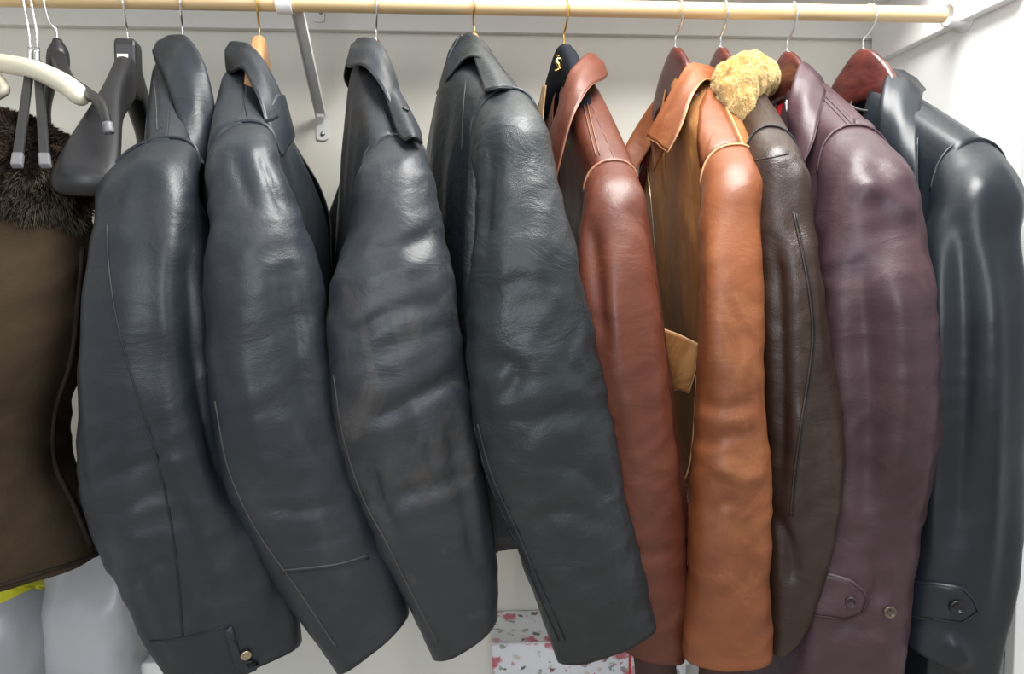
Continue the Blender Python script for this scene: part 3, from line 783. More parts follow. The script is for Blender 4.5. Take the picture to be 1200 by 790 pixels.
# ---- chestnut jacket (5)
hn = up_neck(661, 52); Nk = up_neck(674, 86); Sh = P(721, 188, -.18); u = udir(Nk, Sh)
H5 = hanger('flocked_hanger', 'black velvety hanger with gold emblem in the chestnut jacket', 'hanger', hn, udir(hn, Sh), M['black_velvet'], M['gold'], length=.86 * Vector((Sh.x - hn.x, Sh.y, 0)).length, ridge=(Nk.z, Sh.z, 1.05), hgt=(.07, .035), th=(.026, .028), group=GH)
e = P(654, 76, -.02)
em = [tube_geo(spline([e + Vector((-.001, -.004, -.011)), e + Vector((.002, -.005, -.003)), e + Vector((-.003, -.005, .004)), e + Vector((.001, -.004, .010))], 10), [.0012 + .0018 * math.sin(math.pi * k / 10) for k in range(11)], 8),
      tube_geo(spline([e + Vector((-.006, -.004, -.010)), e + Vector((0, -.005, -.008)), e + Vector((.006, -.004, -.006))], 8), .0014, 8),
      tube_geo(spline([e + Vector((-.004, -.004, .006)), e + Vector((.003, -.005, .008)), e + Vector((.006, -.004, .004))], 8), .0012, 8),
      lathe_geo(e + Vector((0, -.004, .011)), Vector((0, -1, .2)), [(.0001, -.002), (.0026, -.001), (.003, .001), (.0001, .003)], 12)]
obj('gold_emblem', *join(em), M['gold'], H5)
J = thing('leather_jacket', (Nk.x, 0, .85), 'chestnut brown leather jacket with stitched shoulder panel, between black and tan ones', 'jacket', GJ)
_, tbv, _, _ = torso(J, M['L5'], Nk, Sh, -1, .86, T=.050, seed=5, lean=(.08, 0), Vd=.2, an=.10)
far_sleeve(J, M['L5'], Nk, u, .19, Sh.z, .62, seed=5)
sl, bv, r0 = sleeve(J, M['L5'], ((684, 225), (748, 222), (718, 188), -.18),
    [(678, 280, 758, 272, -.225, .040), (676, 350, 768, 340, -.235, .046), (682, 430, 778, 420, -.235, .047), (692, 510, 787, 500, -.225, .046), (702, 590, 796, 580, -.21, .045),
     (710, 660, 804, 652, -.195, .044), (716, 715, 807, 708, -.185, .043), (721, 752, 800, 766, -.18, .040)], seed=5, amp=(.004, .005, .002, 0), valleys=[([(715, 300), (722, 400), (745, 520), (765, 640)], .014, -.005), ([(730, 540), (760, 560), (790, 560)], .007, .003), ([(725, 640), (765, 650), (800, 640)], .008, .004), ([(690, 250), (700, 330), (715, 430)], .012, .006)], elbow=(.7, .4))
cap_seam(r0, J, M['stitch_brown'], .0020, .06, .50)
V, F = lathe_geo(P(765, 768, -.18) + Vector((0, 0, .03)), Vector((.08, 0, -1)), [(.030, 0), (.029, .02), (.028, .05), (.029, .07), (.024, .072)], 28)
obj('knit_cuff', V, F, M['knit'], J)
collar(J, M['L5'], [((711, 86, .0), (694, 66, .01)), ((708, 92, -.05), (689, 64, -.03)), ((694, 99, -.10), (678, 74, -.06)), ((682, 115, -.13), (667, 88, -.08)), ((668, 145, -.15), (656, 122, -.09)), ((655, 195, -.15), (643, 164, -.09)), ((648, 225, -.14), (636, 205, -.09))],
       Nk, u, piping=M['stitch_brown'], pr=.0012, seed=5, stand=.05)
for ln in ([(688, 122), (695, 152), (703, 182)], [(684, 124), (691, 154), (699, 184)]):
    seam(tbv, J, ln, M['stitch_brown'], .0008, .0014, 'shoulder_stitching')
patch(J, M['tanlining'], [[(640, 100, .02), (636, 100, .04)], [(637, 140, .0), (630, 140, .02)], [(645, 185, -.02), (632, 180, .0)]], 'inner_facing', .002)

# ---- tan jacket (6)
hn = up_neck(791, 55); Nk = up_neck(812, 76); Sh = P(860, 171, -.185); u = udir(Nk, Sh)
hanger('wooden_hanger', 'mahogany lacquered hanger standing up out of the tan jacket', 'hanger', hn, udir(hn, Sh), M['mahogany'], M['chrome'], length=.86 * Vector((Sh.x - hn.x, Sh.y, 0)).length, ridge=(Nk.z, Sh.z, 1.05), hgt=(.075, .03), th=(.014, .02), group=GH, bend=-.004)
J = thing('leather_jacket', (Nk.x, 0, .87), 'tan orange-brown leather jacket with pale worn piping and a flap pocket', 'jacket', GJ)
_, tbv, _, _ = torso(J, M['L6b'], Nk, Sh, -1, .885, T=.062, seed=6, lean=(.05, 0), Vd=.2, open_=.0, an=.10)
far_sleeve(J, M['L6'], Nk, u, .19, Sh.z, .60, seed=6)
sl, bv, r0 = sleeve(J, M['L6'], ((821, 212), (884, 205), (858, 170), -.185),
    [(820, 268, 889, 258, -.225, .036), (822, 335, 891, 328, -.24, .040), (820, 410, 891, 405, -.245, .042), (817, 480, 892, 478, -.245, .042), (812, 550, 899, 545, -.24, .042),
     (808, 620, 902, 618, -.235, .042), (806, 690, 900, 690, -.23, .041), (801, 745, 903, 735, -.225, .040), (801, 768, 902, 766, -.225, .038)], seed=6, amp=(.0035, .006, .002, 0), valleys=[([(815, 470), (850, 480), (890, 470)], .009, .004), ([(813, 520), (850, 515), (890, 505)], .010, .005), ([(830, 540), (870, 560), (900, 555)], .012, -.004), ([(865, 600), (880, 660), (882, 720)], .012, .004), ([(835, 250), (835, 350), (838, 450)], .014, -.004), ([(825, 610), (850, 590), (890, 600)], .007, .003)], elbow=(.62, .3), ecap=2.5)
cap_seam(r0, J, M['stitch_tan'], .0018, .0, .52)
n72 = 0
V, F = lathe_geo(P(845, 772, -.225) + Vector((0, 0, .03)), Vector((0, 0, -1)), [(.030, 0), (.029, .02), (.028, .05), (.029, .07), (.024, .072)], 28)
obj('knit_cuff', V, F, M['knit'], J)
collar(J, M['L6'], [((838, 100, .0), (832, 84, .015)), ((838, 98, -.04), (824, 77, -.02)), ((826, 93, -.085), (808, 76, -.05)), ((811, 112, -.12), (794, 96, -.07)), ((798, 148, -.135), (776, 128, -.085)), ((783, 178, -.13), (759, 160, -.085))],
       Nk, u, piping=M['stitch_tan'], pr=.0016, seed=6, stand=.05, mir_n=6)
strap(tbv, J, [(830, 102), (841, 114), (854, 141), (868, 172), (850, 172), (832, 182), (822, 197), (818, 165), (820, 125)], M['L6'], .0025, 'shoulder_yoke')
seam(tbv, J, [(832, 99), (844, 114), (858, 141), (873, 176)], M['stitch_tan'], .0016, .0006, 'shoulder_piping')
pk, pbv = patch(J, M['L6b'], [[(772, 384, -.13), (796, 393, -.15), (819, 404, -.165)], [(777, 422, -.132), (796, 430, -.153), (814, 436, -.166)], [(782, 460, -.13), (795, 456, -.15), (807, 460, -.16)]], 'pocket_flap', .004, piping=M['stitch_tan'], pr=.0015)
tube('pocket_piping', spline([P(816, 440, -.15), P(813, 500, -.15), P(808, 545, -.145), P(797, 573, -.135), P(791, 568, -.13)], 24), .0014, M['stitch_tan'], J, 6)
seam(tbv, J, [(757, 190), (762, 235), (766, 285), (769, 340)], M['tape'], .0020, .0006, 'zip_tape')
seam(tbv, J, [(759, 190), (764, 235), (768, 285), (771, 340)], M['oldbrass'], .0009, .0018, 'zip_teeth')

# ---- dark brown jacket with the fleece collar (7)
hn = up_neck(844, 55); Nk = up_neck(870, 92); Sh = P(908, 150, -.18); u = udir(Nk, Sh)
hanger('wooden_hanger', 'mahogany lacquered hanger partly hidden by the golden fleece collar', 'hanger', hn, udir(hn, Sh), M['mahogany'], M['chrome'], length=.86 * Vector((Sh.x - hn.x, Sh.y, 0)).length, ridge=(Nk.z, Sh.z, 1.05), hgt=(.075, .03), group=GH, bend=-.003)
J = thing('leather_jacket', (Nk.x, 0, .83), 'dark brown leather flight jacket with golden fleece collar', 'jacket', GJ)
_, tbv, _, _ = torso(J, M['L7'], Nk, Sh, -1, .84, T=.045, seed=7, lean=(.0, 0), an=.12)
far_sleeve(J, M['L7'], Nk, u, .19, Sh.z, .62, seed=7)
sl, bv, r0 = sleeve(J, M['L7'], ((872, 195), (938, 200), (905, 148), -.18),
    [(880, 250, 948, 255, -.225, .036), (888, 320, 958, 320, -.235, .042), (892, 400, 968, 395, -.235, .044), (895, 480, 977, 475, -.23, .045), (898, 545, 980, 545, -.225, .045),
     (899, 610, 973, 615, -.22, .044), (897, 680, 954, 685, -.21, .042), (895, 735, 935, 735, -.205, .038), (895, 755, 918, 752, -.205, .034)], seed=7, amp=(.007, .005, .002, 0), valleys=[([(905, 260), (912, 360), (915, 480), (912, 600)], .012, .008), ([(945, 260), (955, 360), (960, 450)], .010, -.004), ([(905, 600), (925, 640), (930, 690)], .010, .006), ([(932, 460), (940, 540), (930, 620)], .012, -.005)], elbow=(.3, .5))
cap_seam(r0, J, M['stitch_dark'], .0016, .0, .5)
seam(bv, sl, [(930, 250), (946, 330), (952, 390), (947, 440), (938, 500), (931, 555), (926, 605)], M['L7'], .0016, .0004)
seam(bv, sl, [(933, 250), (949, 330), (955, 390), (950, 440), (941, 500), (934, 555), (929, 605)], M['stitch_dark'], .0009, .0002)
seam(bv, sl, [(876, 190), (892, 187), (908, 184), (924, 180)], M['L7'], .0014, .0002, 'yoke_seam')
M['fleece'] = plain('golden_fleece', (0.84, 0.66, 0.36), 0.95, spec=0.1, nscale=60, namt=.18)
fp = spline([P(890, 105, .05), P(888, 92, .0), P(876, 91, -.04), P(862, 102, -.075), P(864, 122, -.095), P(871, 146, -.105)], 36)
fr_ = spline([.018, .027, .034, .033, .024, .011], 36)
V, F = tube_geo(fp, fr_, 30)
V = [p + (p - min(fp, key=lambda q: (q - p).length)).normalized() * (.0050 * noise.noise(p * 95) + .006 * noise.noise(p * 42)) for p in V]
co = obj('fleece_collar', V, F, M['fleece'], J)
def roll_or(V, F, path):
    out = []
    for f in F:
        m_ = sum((V[i] for i in f), Vector()) / len(f); c = min(path, key=lambda q: (q - m_).length)
        n_ = (V[f[1]] - V[f[0]]).cross(V[f[2]] - V[f[0]]); out.append(f if n_.dot(m_ - c) > 0 else f[::-1])
    return out
fur(co, V, roll_or(V, F, fp), M['fleece'], 90000, .0042, 3, (0, 0, -.1), 'fleece', .00026)

# ---- oxblood purple coat (8)
hn = up_neck(922, 60); Nk = up_neck(944, 88); Sh = P(1010, 150, -.18); u = udir(Nk, Sh)
hanger('wooden_hanger', 'mahogany lacquered hanger above the red lining of the plum coat', 'hanger', hn, udir(hn, Sh), M['mahogany'], M['chrome'], length=.86 * Vector((Sh.x - hn.x, Sh.y, 0)).length, ridge=(Nk.z, Sh.z, 1.05), hgt=(.08, .03), th=(.014, .02), group=GH, bend=-.005)
J = thing('leather_coat', (Nk.x, 0, .45), 'plum purple leather coat with two buttons at the cuff and red lining', 'coat', GJ)
_, tbv, _, _ = torso(J, M['L8'], Nk, Sh, -1, .46, T=.055, seed=8, lean=(-.02, 0), an=.10)
far_sleeve(J, M['L8'], Nk, u, .19, Sh.z, .62, seed=8)
sl, bv, r0 = sleeve(J, M['L8'], ((958, 205), (1046, 205), (1002, 147), -.18),
    [(958, 275, 1080, 265, -.225, .050), (962, 340, 1090, 335, -.24, .054), (966, 410, 1095, 405, -.24, .055), (968, 480, 1097, 475, -.235, .055), (966, 545, 1092, 540, -.225, .053),
     (955, 610, 1078, 605, -.215, .050), (942, 670, 1066, 660, -.21, .048), (930, 735, 1059, 725, -.205, .047), (915, 800, 1051, 800, -.2, .046)], seed=8, amp=(.006, .006, .002, 0), valleys=[([(1000, 210), (1040, 230), (1080, 262)], .014, -.006), ([(1040, 290), (1060, 390), (1055, 500), (1040, 600)], .018, -.008), ([(1005, 280), (1015, 400), (1018, 520), (1015, 640)], .018, .010), ([(1020, 640), (1030, 680), (1022, 720)], .010, .006), ([(975, 740), (1000, 730), (1040, 745)], .010, .004), ([(1040, 640), (1040, 700), (1035, 790)], .010, -.005)], elbow=(.5, .4))
cap_seam(r0, J, M['L8'], .002, .0, .5)
st = strap(bv, sl, [(952, 668), (975, 672), (998, 679), (1012, 690), (1017, 702), (1012, 718), (990, 725), (955, 722), (940, 700)], M['L8'], .0035, 'cuff_strap', edge=M['stitch_purple'])
M['button_plum'] = plain('plum_button', (0.05, 0.03, 0.04), 0.3); M['button_horn'] = plain('horn_button', (0.10, 0.075, 0.055), 0.3)
button(bv, sl, 997, 704, .0075, M['button_plum'], lift=.004)
button(bv, sl, 1042, 717, .0080, M['button_horn'], lift=.001, label='brownish horn button right of the cuff strap')
collar(J, M['L8'], [((966, 105, .0), (948, 84, .01)), ((967, 104, -.04), (943, 74, -.02)), ((966, 110, -.085), (938, 76, -.05)), ((960, 135, -.12), (930, 98, -.075)), ((953, 165, -.14), (924, 128, -.085)), ((942, 191, -.14), (926, 155, -.09))],
       Nk, u, piping=M['L8'], seed=8, stand=.05)
seam(tbv, J, [(964, 116), (980, 132), (1000, 154)], M['stitch_purple'], .0008, .0004, 'shoulder_seam')
seam(tbv, J, [(968, 114), (984, 130), (1004, 152)], M['stitch_purple'], .0008, .0004, 'shoulder_seam')
strap(tbv, J, [(1000, 141), (1014, 143), (1028, 154), (1014, 150), (1003, 151)], M['L8'], .004, 'shoulder_tab')
patch(J, M['redlining'], [[(922, 100, .01), (916, 104, .02), (910, 116, .03)], [(922, 125, -.02), (918, 126, .0), (908, 132, .02)], [(925, 140, -.03), (918, 140, -.01), (908, 145, .01)]], 'red_lining', .002)
patch(J, M['sticker'], [[(922, 117, -.03), (920, 121, -.02)], [(922, 131, -.035), (920, 133, -.025)]], 'woven_label', .001, n=(4, 4))

# ---- smooth black coat at the right end (9)
hn = up_neck(1011, 57); Nk = up_neck(1032, 92); Sh = P(1146, 162, -.18); u = udir(Nk, Sh)
hanger('wooden_hanger', 'mahogany lacquered hanger inside the rightmost black coat', 'hanger', hn, udir(hn, Sh), M['mahogany'], M['chrome'], length=.86 * Vector((Sh.x - hn.x, Sh.y, 0)).length, ridge=(Nk.z, Sh.z, 1.05), hgt=(.085, .03), th=(.016, .02), group=GH, bend=-.006)
J = thing('leather_coat', (Nk.x, 0, .45), 'smooth black leather coat at the right end with pointed cuff strap', 'coat', GJ)
_, tbv, _, _ = torso(J, M['L9'], Nk, Sh, -1, .46, T=.058, seed=9, lean=(.0, 0), an=.10, Vd=.26)
far_sleeve(J, M['L9'], Nk, u, .19, Sh.z, .62, seed=9)
sl, bv, r0 = sleeve(J, M['L9'], ((1090, 225), (1180, 225), (1142, 163), -.175),
    [(1082, 290, 1189, 285, -.21, .048), (1082, 360, 1194, 355, -.22, .050), (1082, 430, 1195, 425, -.22, .050), (1080, 500, 1193, 497, -.215, .050), (1076, 570, 1190, 566, -.21, .048),
     (1070, 640, 1185, 636, -.205, .046), (1063, 705, 1179, 700, -.2, .044), (1058, 752, 1160, 795, -.2, .042)], seed=9, amp=(.006, .002, .001, 0), valleys=[([(1120, 230), (1128, 340), (1130, 460), (1125, 580), (1118, 670)], .018, .009), ([(1100, 260), (1100, 400), (1098, 550), (1095, 660)], .014, -.005), ([(1156, 260), (1165, 400), (1162, 560), (1150, 760)], .014, -.007), ([(1110, 745), (1125, 765), (1130, 785)], .010, -.006)], elbow=(.5, .4))
cap_seam(r0, J, M['L9'], .002, .0, .5)
st = strap(bv, sl, [(1066, 680), (1095, 682), (1128, 687), (1140, 700), (1147, 716), (1128, 729), (1095, 726), (1064, 722)], M['L9'], .0045, 'cuff_strap', edge=M['stitch_dark'])
M['button_black'] = plain('black_button', (0.012, 0.013, 0.016), 0.22)
button(bv, sl, 1119, 709, .0095, M['button_black'], lift=.005)
collar(J, M['L9'], [((1082, 106, .01), (1054, 86, .015)), ((1082, 107, -.04), (1043, 81, -.02)), ((1080, 112, -.08), (1040, 88, -.05)), ((1076, 150, -.12), (1033, 118, -.075)), ((1075, 195, -.145), (1031, 155, -.085)), ((1077, 242, -.15), (1038, 200, -.10))],
       Nk, u, piping=M['L9'], seed=9, stand=.05)
tube('hanger_loop', spline([P(993, 122, -.02), P(1005, 128, -.03), P(1018, 130, -.03), P(1032, 128, -.03)], 12), .002, M['stitch_grey'], J, 6)

# ---- brown suede coat with the fur collar, cut by the left edge (0)
Nk = P(-8, 120, 0.0); Sh = P(-30, 200, -.2); u = udir(Nk, Sh)
J = thing('suede_coat', (Nk.x, 0, .75), 'brown suede coat with dark fur collar at the left edge', 'coat')
sl, bv, _ = sleeve(J, M['suede'], ((-150, 260), (108, 250), (-20, 180), -.10),
    [(-150, 300, 106, 290, -.15, .075), (-150, 360, 100, 350, -.165, .080), (-150, 430, 92, 420, -.17, .082), (-150, 500, 72, 480, -.17, .082), (-150, 560, 72, 540, -.17, .082), (-150, 620, 97, 592, -.17, .080), (-150, 700, 118, 648, -.17, .076)],
    seed=11, amp=(.006, .006, .003, 0), name='body', ecap=2.6, inner=.004)
M['darkfur'] = plain('dark_brown_fur', (0.028, 0.018, 0.012), 0.8, spec=.2, nscale=25, namt=.5)
M['greyfur'] = plain('grizzled_fur', (0.10, 0.082, 0.06), 0.8, spec=.2, nscale=25, namt=.4)
seam(bv, sl, [(96, 290), (91, 350), (83, 420), (64, 482), (63, 540), (86, 592), (106, 640)], M['darkfur'], .004, .0, 'edge_trim')
seam(bv, sl, [(-10, 690), (40, 674), (80, 662), (114, 650)], M['darkfur'], .003, .0005, 'hem')
tp = P(95, 578, -.17)
tgv, tgf = lathe_geo(tp - Vector((0, 0, .022)), Vector((.12, 0, 1)), [(.003, 0), (.0065, .003), (.007, .022), (.0065, .041), (.003, .044)], 14)
obj('toggle', tgv, tgf, M['blackplastic'], J)
cp = spline([P(-60, 195, -.02), P(-10, 203, -.07), P(28, 220, -.12), P(60, 234, -.135), P(82, 252, -.12)], 24)
V, F = tube_geo(cp, [.054 + .032 * math.sin(math.pi * min(1, (k + 6) / 30)) for k in range(25)], 28)
cf = obj('fur_collar', V, F, M['darkfur'], J)
def roll_or(V, F, path):
    out = []
    for f in F:
        m_ = sum((V[i] for i in f), Vector()) / len(f); c = min(path, key=lambda q: (q - m_).length)
        n_ = (V[f[1]] - V[f[0]]).cross(V[f[2]] - V[f[0]]); out.append(f if n_.dot(m_ - c) > 0 else f[::-1])
    return out
FO = roll_or(V, F, cp)
fur(cf, V, FO, M['darkfur'], 42000, .013, 5, (.1, 0, -.5), 'fur', .0006)
gf = [f for f in FO if (sum((V[i] for i in f), Vector()) / len(f) - P(46, 245, -.17)).length < .05]
if gf: fur(cf, V, gf, M['greyfur'], 5000, .015, 6, (.1, -.1, -.5), 'fur', .0006)

# ---- empty hangers at the left end
# wide black suit hanger with the size sticker
hn = P(150, 52, 0.0); e = P(95, 215, -.215); ud = Vector((e.x - hn.x, e.y, 0)); ln = ud.length; ud.normalize()
H = thing('suit_hanger', tuple(hn), 'empty wide-shouldered black plastic hanger with white sticker', 'hanger', GH)
V, F = [], []; n = 44; ns = 20; side = ud.cross(Vector((0, 0, 1)))
dz = hn.z - e.z
for i in range(n + 1):
    a_ = -1 + 2 * i / n; q = abs(a_)
    zt = hn.z - .006 * q / .02 if q < .02 else hn.z - .006 - (dz - .020) * (q ** 1.15)
    wd = .030 + .046 * sstep((q - .30) / .7); ht = .075 - .035 * sstep(q / .8)
    if i in (0, n): wd *= .8; ht *= .7
    p0 = Vector((hn.x, 0, 0)) + ud * (a_ * ln)
    for k in range(ns):
        t = 2 * math.pi * k / ns; c, s = math.cos(t), math.sin(t)
        c = math.copysign(abs(c) ** .7, c); s = math.copysign(abs(s) ** .7, s)
        V.append(p0 + side * (wd / 2 * c) + Vector((0, 0, zt - ht / 2 + ht / 2 * s)))
for i in range(n):
    for k in range(ns):
        k2 = (k + 1) % ns; F.append((i * ns + k, i * ns + k2, (i + 1) * ns + k2, (i + 1) * ns + k))
F.append(tuple(range(ns))[::-1]); F.append(tuple(n * ns + k for k in range(ns)))
obj('shoulders', V, F, M['blackplastic'], H)
o = obj('neck_block', *box_geo(-.5, .5, -.5, .5, -.5, .5), M['blackplastic'], H, smooth=False, bevel=.12)
o.matrix_local = Matrix.Translation(Vector((0, 0, -.038))) @ Matrix.Rotation(math.atan2(ud.y, ud.x), 4, 'Z') @ Matrix.Diagonal((.040, .030, .085, 1))
# data was shifted by the owner's origin: undo for this unit box
for v_ in o.data.vertices: v_.co += hn
tube('hook', hook_pts(hn, ud, 0), .0017, M['chrome'], H, 8)
c = P(143.5, 68.5, -.026)
o = obj('size_sticker', *box_geo(c.x - .0078, c.x + .0078, c.y, c.y + .001, c.z - .0068, c.z + .0068), M['sticker'], H, smooth=False)
mk = []
for k in range(4):
    x0 = c.x - .0055 + k * .003
    mk += [box_geo(x0, x0 + .0006, c.y - .0003, c.y, c.z - .002, c.z + .002), box_geo(x0, x0 + .002, c.y - .0003, c.y, c.z + .0014, c.z + .002), box_geo(x0, x0 + .002, c.y - .0003, c.y, c.z - .0006 * (k % 2), c.z + .0006 - .0006 * (k % 2)), box_geo(x0 + .0014, x0 + .002, c.y - .0003, c.y, c.z - .002, c.z + .002 * (k % 2))]
obj('size_print', *join(mk), M['ink'], o, smooth=False)

# slim black hanger with neck block, its arm reaching forward
hn = P(67, 46, 0.0)
H = thing('plastic_hanger', tuple(hn), 'black plastic hanger with bare curved arm behind the cream hanger', 'hanger', GH)
ud = Vector((P(128, 150, -.12).x - hn.x, -.12, 0)).normalized()
tube('arm', spline([P(66, 62, .0), P(78, 92, -.05), P(100, 108, -.12), P(118, 122, -.17), P(127, 150, -.20)], 30), [.011 - .0055 * k / 30 for k in range(31)], M['blackplastic'], H, 12)
tube('arm', spline([P(66, 62, .0), P(60, 92, .03), P(54, 125, .08), P(56, 150, .12)], 30), [.011 - .005 * k / 30 for k in range(31)], M['blackplastic'], H, 12)
tube('neck_block', spline([hn - Vector((0, 0, .0)), P(68, 58, 0), P(68, 74, -.002), P(67, 96, -.004)], 12), [.006, .007, .009, .011, .013, .0145, .015, .0155, .0155, .015, .0145, .014, .013], M['blackplastic'], H, 16)
tube('arm_tip', spline([P(126, 144, -.200), P(128, 156, -.202)], 4), .0062, M['greyplastic'], H, 12)
tube('hook', spline_len([hn - Vector((0, 0, .01)), hn + Vector((0, 0, .012)), P(58, 25, -.006), Vector((P(50, 2, -.012).x, -.012, ROD_Z + .001)), Vector((P(49, 2, 0).x, 0, ROD_Z + ROD_R + .003)), Vector((P(49, 2, 0).x, .0145, ROD_Z + .002)), Vector((P(49, 2, 0).x, .012, ROD_Z - .008))], .004), .0017, M['chrome'], H, 8)

# the two clip bars hanging side by side on thin chrome wires
for k, (x0, x1, xb, lab) in enumerate(((33, 36, 20, 'left one of the two thin dark bar hangers with chrome wire'), (42, 44, 53, 'right one of the two thin dark bar hangers with chrome wire'))):
    top = P(x0, 6, -.004); md = P(x1, 72, -.03)
    H = thing('bar_hanger', tuple(md), lab, 'hanger', GH)
    hx = top.x
    tube('hook', spline_len([md - Vector((0, 0, .004)), P(x0 + 1, 40, -.02), Vector((hx, -ROD_R - .004, ROD_Z)), Vector((hx, 0, ROD_Z + ROD_R + .003)), Vector((hx, ROD_R + .003, ROD_Z)), Vector((hx, ROD_R + .001, ROD_Z - .006))], .004), .0016, M['chrome'], H, 8)
    e = P(xb, 192, -.235)
    obj('bar', *bar_geo(md, e, .0125, .006), M['blackplastic'], H, smooth=False, bevel=.002)
    d = (e - md).normalized()
    obj('bar_tip', *bar_geo(e - d * .022, e + d * .006, .0135, .0075), M['greyplastic'], H, smooth=False, bevel=.002)
    obj('wire_sleeve', *tube_geo(spline([md - Vector((0, 0, .006)), md + Vector((0, 0, .02))], 4), .0032, 10), M['chrome'], H)

# cream hanger whose rounded arm comes in from the left edge
cpth = [P(-120, 120, .10), P(-60, 84, .04), P(-28, 70, .0), P(0, 74, -.03), P(40, 82, -.07), P(75, 98, -.11), P(99, 117, -.14)]
nk = P(-28, 62, 0)
H = thing('cream_hanger', tuple(nk), 'cream plastic hanger with curved arm over the fur collar', 'hanger', GH)
pp = spline(cpth, 48); V, F = tube_geo(pp, [.0135] * 46 + [.0130, .0115, .006], 16)
obj('shoulders', V, F, M['cream'], H)
tube('hook', hook_pts(nk, Vector((0, -1, 0)), 0), .0018, M['chrome'], H, 8)
tube('lower_bar', spline([P(-10, 82, -.035), P(2, 96, -.05), P(5, 108, -.06), P(-20, 120, -.03)], 16), .006, M['cream'], H, 12)

# ------------------------------------------------------------------ boxes and bags on the low ledge
LEDGE = .36
def floral():
    m, nt, b = new_mat('floral_paper'); N, L = nt.nodes, nt.links
    tc = N.new('ShaderNodeTexCoord')
    base = (0.74, 0.75, 0.78)
    nzs = N.new('ShaderNodeTexNoise'); nzs.inputs['Scale'].default_value = 90; nzs.inputs['Detail'].default_value = 3; L.new(tc.outputs['Object'], nzs.inputs['Vector'])
    add = N.new('ShaderNodeMixRGB'); add.blend_type = 'ADD'; add.inputs['Fac'].default_value = .022
    L.new(tc.outputs['Object'], add.inputs['Color1']); L.new(nzs.outputs['Color'], add.inputs['Color2'])
    cur = None
    def layer(scale, r0, r1, cols, prev, loc):
        mp = N.new('ShaderNodeMapping'); mp.inputs['Location'].default_value = loc; L.new(add.outputs['Color'], mp.inputs['Vector'])
        v = N.new('ShaderNodeTexVoronoi'); v.inputs['Scale'].default_value = scale; v.inputs['Randomness'].default_value = .9
        L.new(mp.outputs['Vector'], v.inputs['Vector'])
        mr = N.new('ShaderNodeMapRange'); mr.inputs['From Min'].default_value = r0; mr.inputs['From Max'].default_value = r1
        mr.inputs['To Min'].default_value = 1; mr.inputs['To Max'].default_value = 0; L.new(v.outputs['Distance'], mr.inputs['Value'])
        sp = N.new('ShaderNodeSeparateColor'); L.new(v.outputs['Color'], sp.inputs['Color'])
        cr = N.new('ShaderNodeValToRGB'); cr.color_ramp.interpolation = 'CONSTANT'
        cr.color_ramp.elements[0].color = c4(cols[0]); cr.color_ramp.elements[1].color = c4(cols[1]); cr.color_ramp.elements[1].position = .5
        L.new(sp.outputs['Red'], cr.inputs['Fac'])
        th = N.new('ShaderNodeMath'); th.operation = 'GREATER_THAN'; th.inputs[1].default_value = .1; L.new(sp.outputs['Green'], th.inputs[0])
        mu = N.new('ShaderNodeMath'); mu.operation = 'MULTIPLY'; L.new(mr.outputs['Result'], mu.inputs[0]); L.new(th.outputs[0], mu.inputs[1])
        mx = N.new('ShaderNodeMixRGB'); L.new(mu.outputs[0], mx.inputs['Fac']); L.new(cr.outputs['Color'], mx.inputs['Color2'])
        if prev is None: mx.inputs['Color1'].default_value = c4(base)
        else: L.new(prev, mx.inputs['Color1'])
        return mx.outputs['Color']
    cur = layer(46, .2, .32, ((.62, .55, .52), (.58, .60, .58)), cur, (3, 1, 2))
    cur = layer(40, .22, .32, ((.13, .14, .13), (.30, .33, .30)), cur, (0, 4, 1))
    cur = layer(24, .30, .42, ((.50, .14, .18), (.60, .34, .37)), cur, (1, 1, 5))
    cur = layer(60, .10, .2, ((.40, .02, .05), (.75, .45, .45)), cur, (7, 1, 5))
    L.new(cur, b.inputs['Base Color']); b.inputs['Roughness'].default_value = .28
    return m
M['floral'] = floral()
M['silver'] = plain('silver_edge', (0.75, 0.76, 0.78), .25, .6)
zf = P(640, 752, .14).z; yb = WALL_Y - .004; xl = P(577, 760, .14).x
B = thing('gift_box', (xl + .16, .19, LEDGE), 'floral paper box with silvery lid edge against the back wall', 'box')
xr = xl + .36
obj('box_body', *box_geo(xl + .004, xr - .004, .144, yb - .002, LEDGE, zf - .05), M['floral'], B, smooth=False, bevel=.002)
obj('lid', *box_geo(xl, xr, .14, yb, zf - .052, zf), M['floral'], B, smooth=False, bevel=.002)
tube('lid_rim', [Vector((xl, .14, zf - .001)), Vector((xr, .14, zf - .001))], .0018, M['silver'], B, 6)
xc = P(738, 770, .14).x
obj('ribbon', *join([box_geo(xc - .002, xc + .002, .1385, .14, LEDGE, zf + .0012), box_geo(xc - .002, xc + .002, .139, yb, zf, zf + .0014)]), M['redcord'], B, smooth=False)

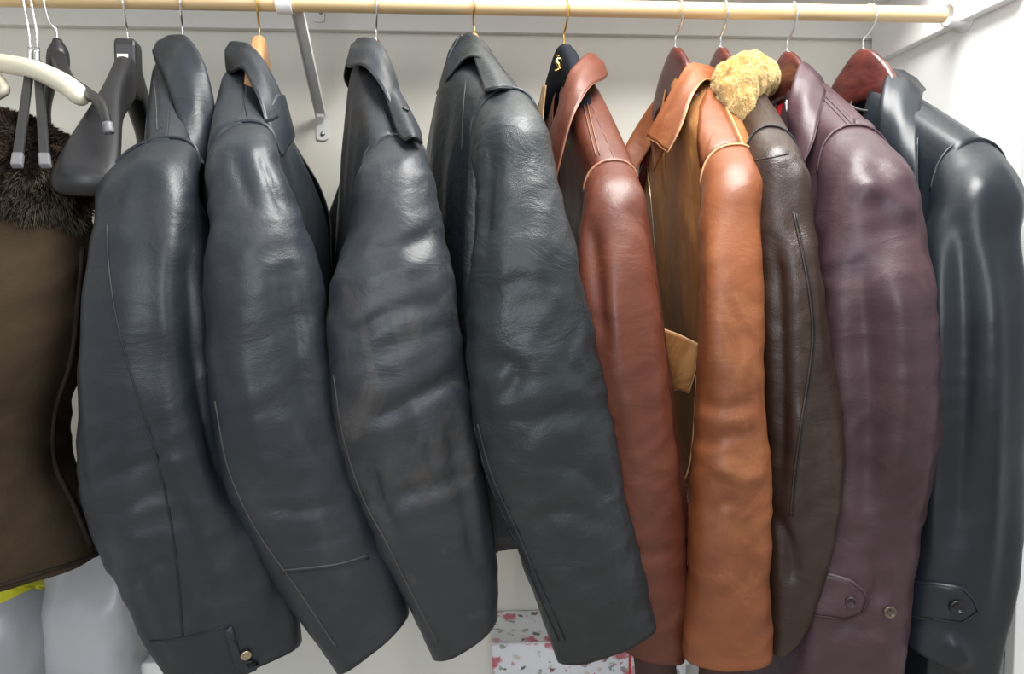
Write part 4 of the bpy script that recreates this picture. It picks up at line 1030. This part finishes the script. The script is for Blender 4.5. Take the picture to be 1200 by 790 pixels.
def pillow_bag(x0, x1, y0, y1, z0, z1, seed, n=26):
    """crumpled plastic bag: superellipsoid body with a pinched top"""
    V, F = [], []; m = 48; c = Vector(((x0 + x1) / 2, (y0 + y1) / 2, 0))
    for i in range(n + 1):
        f = i / n; z = z0 + (z1 - z0) * f
        k = 1.0 if f < .75 else 1 - .35 * ((f - .75) / .25) ** 2
        if f < .06: k = .9 + .1 * f / .06
        for j in range(m):
            t = 2 * math.pi * j / m; cc, s = math.cos(t), math.sin(t)
            cc = math.copysign(abs(cc) ** .5, cc); s = math.copysign(abs(s) ** .5, s)
            p = c + Vector(((x1 - x0) / 2 * cc * k, (y1 - y0) / 2 * s * (k if f < .75 else k - .5 * ((f - .75) / .25)), z))
            q = Vector((p.x * 14, p.y * 14, p.z * 9)) + Vector((seed, 0, 0))
            d = .014 * noise.noise(q) + .010 * (.4 - abs(noise.noise(q * 2.1)))
            nn = Vector((cc, s, 0)).normalized(); p += nn * d + Vector((0, 0, .012 * noise.noise(q + Vector((4, 4, 4))) * f if f > .5 else 0))
            V.append(p)
    for i in range(n):
        for j in range(m):
            j2 = (j + 1) % m; F.append((i * m + j, i * m + j2, (i + 1) * m + j2, (i + 1) * m + j))
    F.append(tuple(range(m))[::-1]); F.append(tuple(n * m + j for j in range(m)))
    return V, F
M['bag'] = plain('white_plastic_bag', (0.46, 0.47, 0.50), .32, nscale=9, namt=.08, bump=.3, bscale=25)
M['bag2'] = plain('grey_white_bag', (0.37, 0.38, 0.41), .3, nscale=7, namt=.06, bump=.3, bscale=25)
M['yellow'] = plain('yellow_package', (0.66, 0.64, 0.03), .4, nscale=7, namt=.05)
xa, xb_ = P(30, 720, -.02).x, P(165, 720, -.02).x
V, F = pillow_bag(P(58, 720, .07).x, P(168, 720, .07).x, .0, .14, LEDGE, P(100, 648, .0).z, 3)
B = tag(obj('plastic_bag', V, F, M['bag'], None), 'whitish plastic bag standing below the suede coat', 'bag')
V, F = pillow_bag(P(-160, 720, .03).x, P(66, 720, .03).x - .008, -.06, .12, LEDGE, P(30, 672, -.02).z, 8)
Y = thing('yellow_package', (P(-40, 720, .03).x, .03, LEDGE), 'yellow and grey package at the lower left corner', 'package')
obj('package_body', V, F, M['bag2'], Y)
s = Surf(); s.add(V, F); yb_ = s.bvh()
strap(yb_, Y, [(-30, 676), (30, 674), (61, 676), (62, 692), (42, 688), (24, 696), (5, 706), (-30, 716)], M['yellow'], .002, 'top_band', 5)
B = tag(obj('white_box', *box_geo(P(160, 780, .1).x, P(215, 780, .1).x, .06, .24, LEDGE, P(185, 777, .06).z), M['side'], None, smooth=False, bevel=.003), 'white box beside the plastic bag, mostly hidden by a sleeve', 'box')
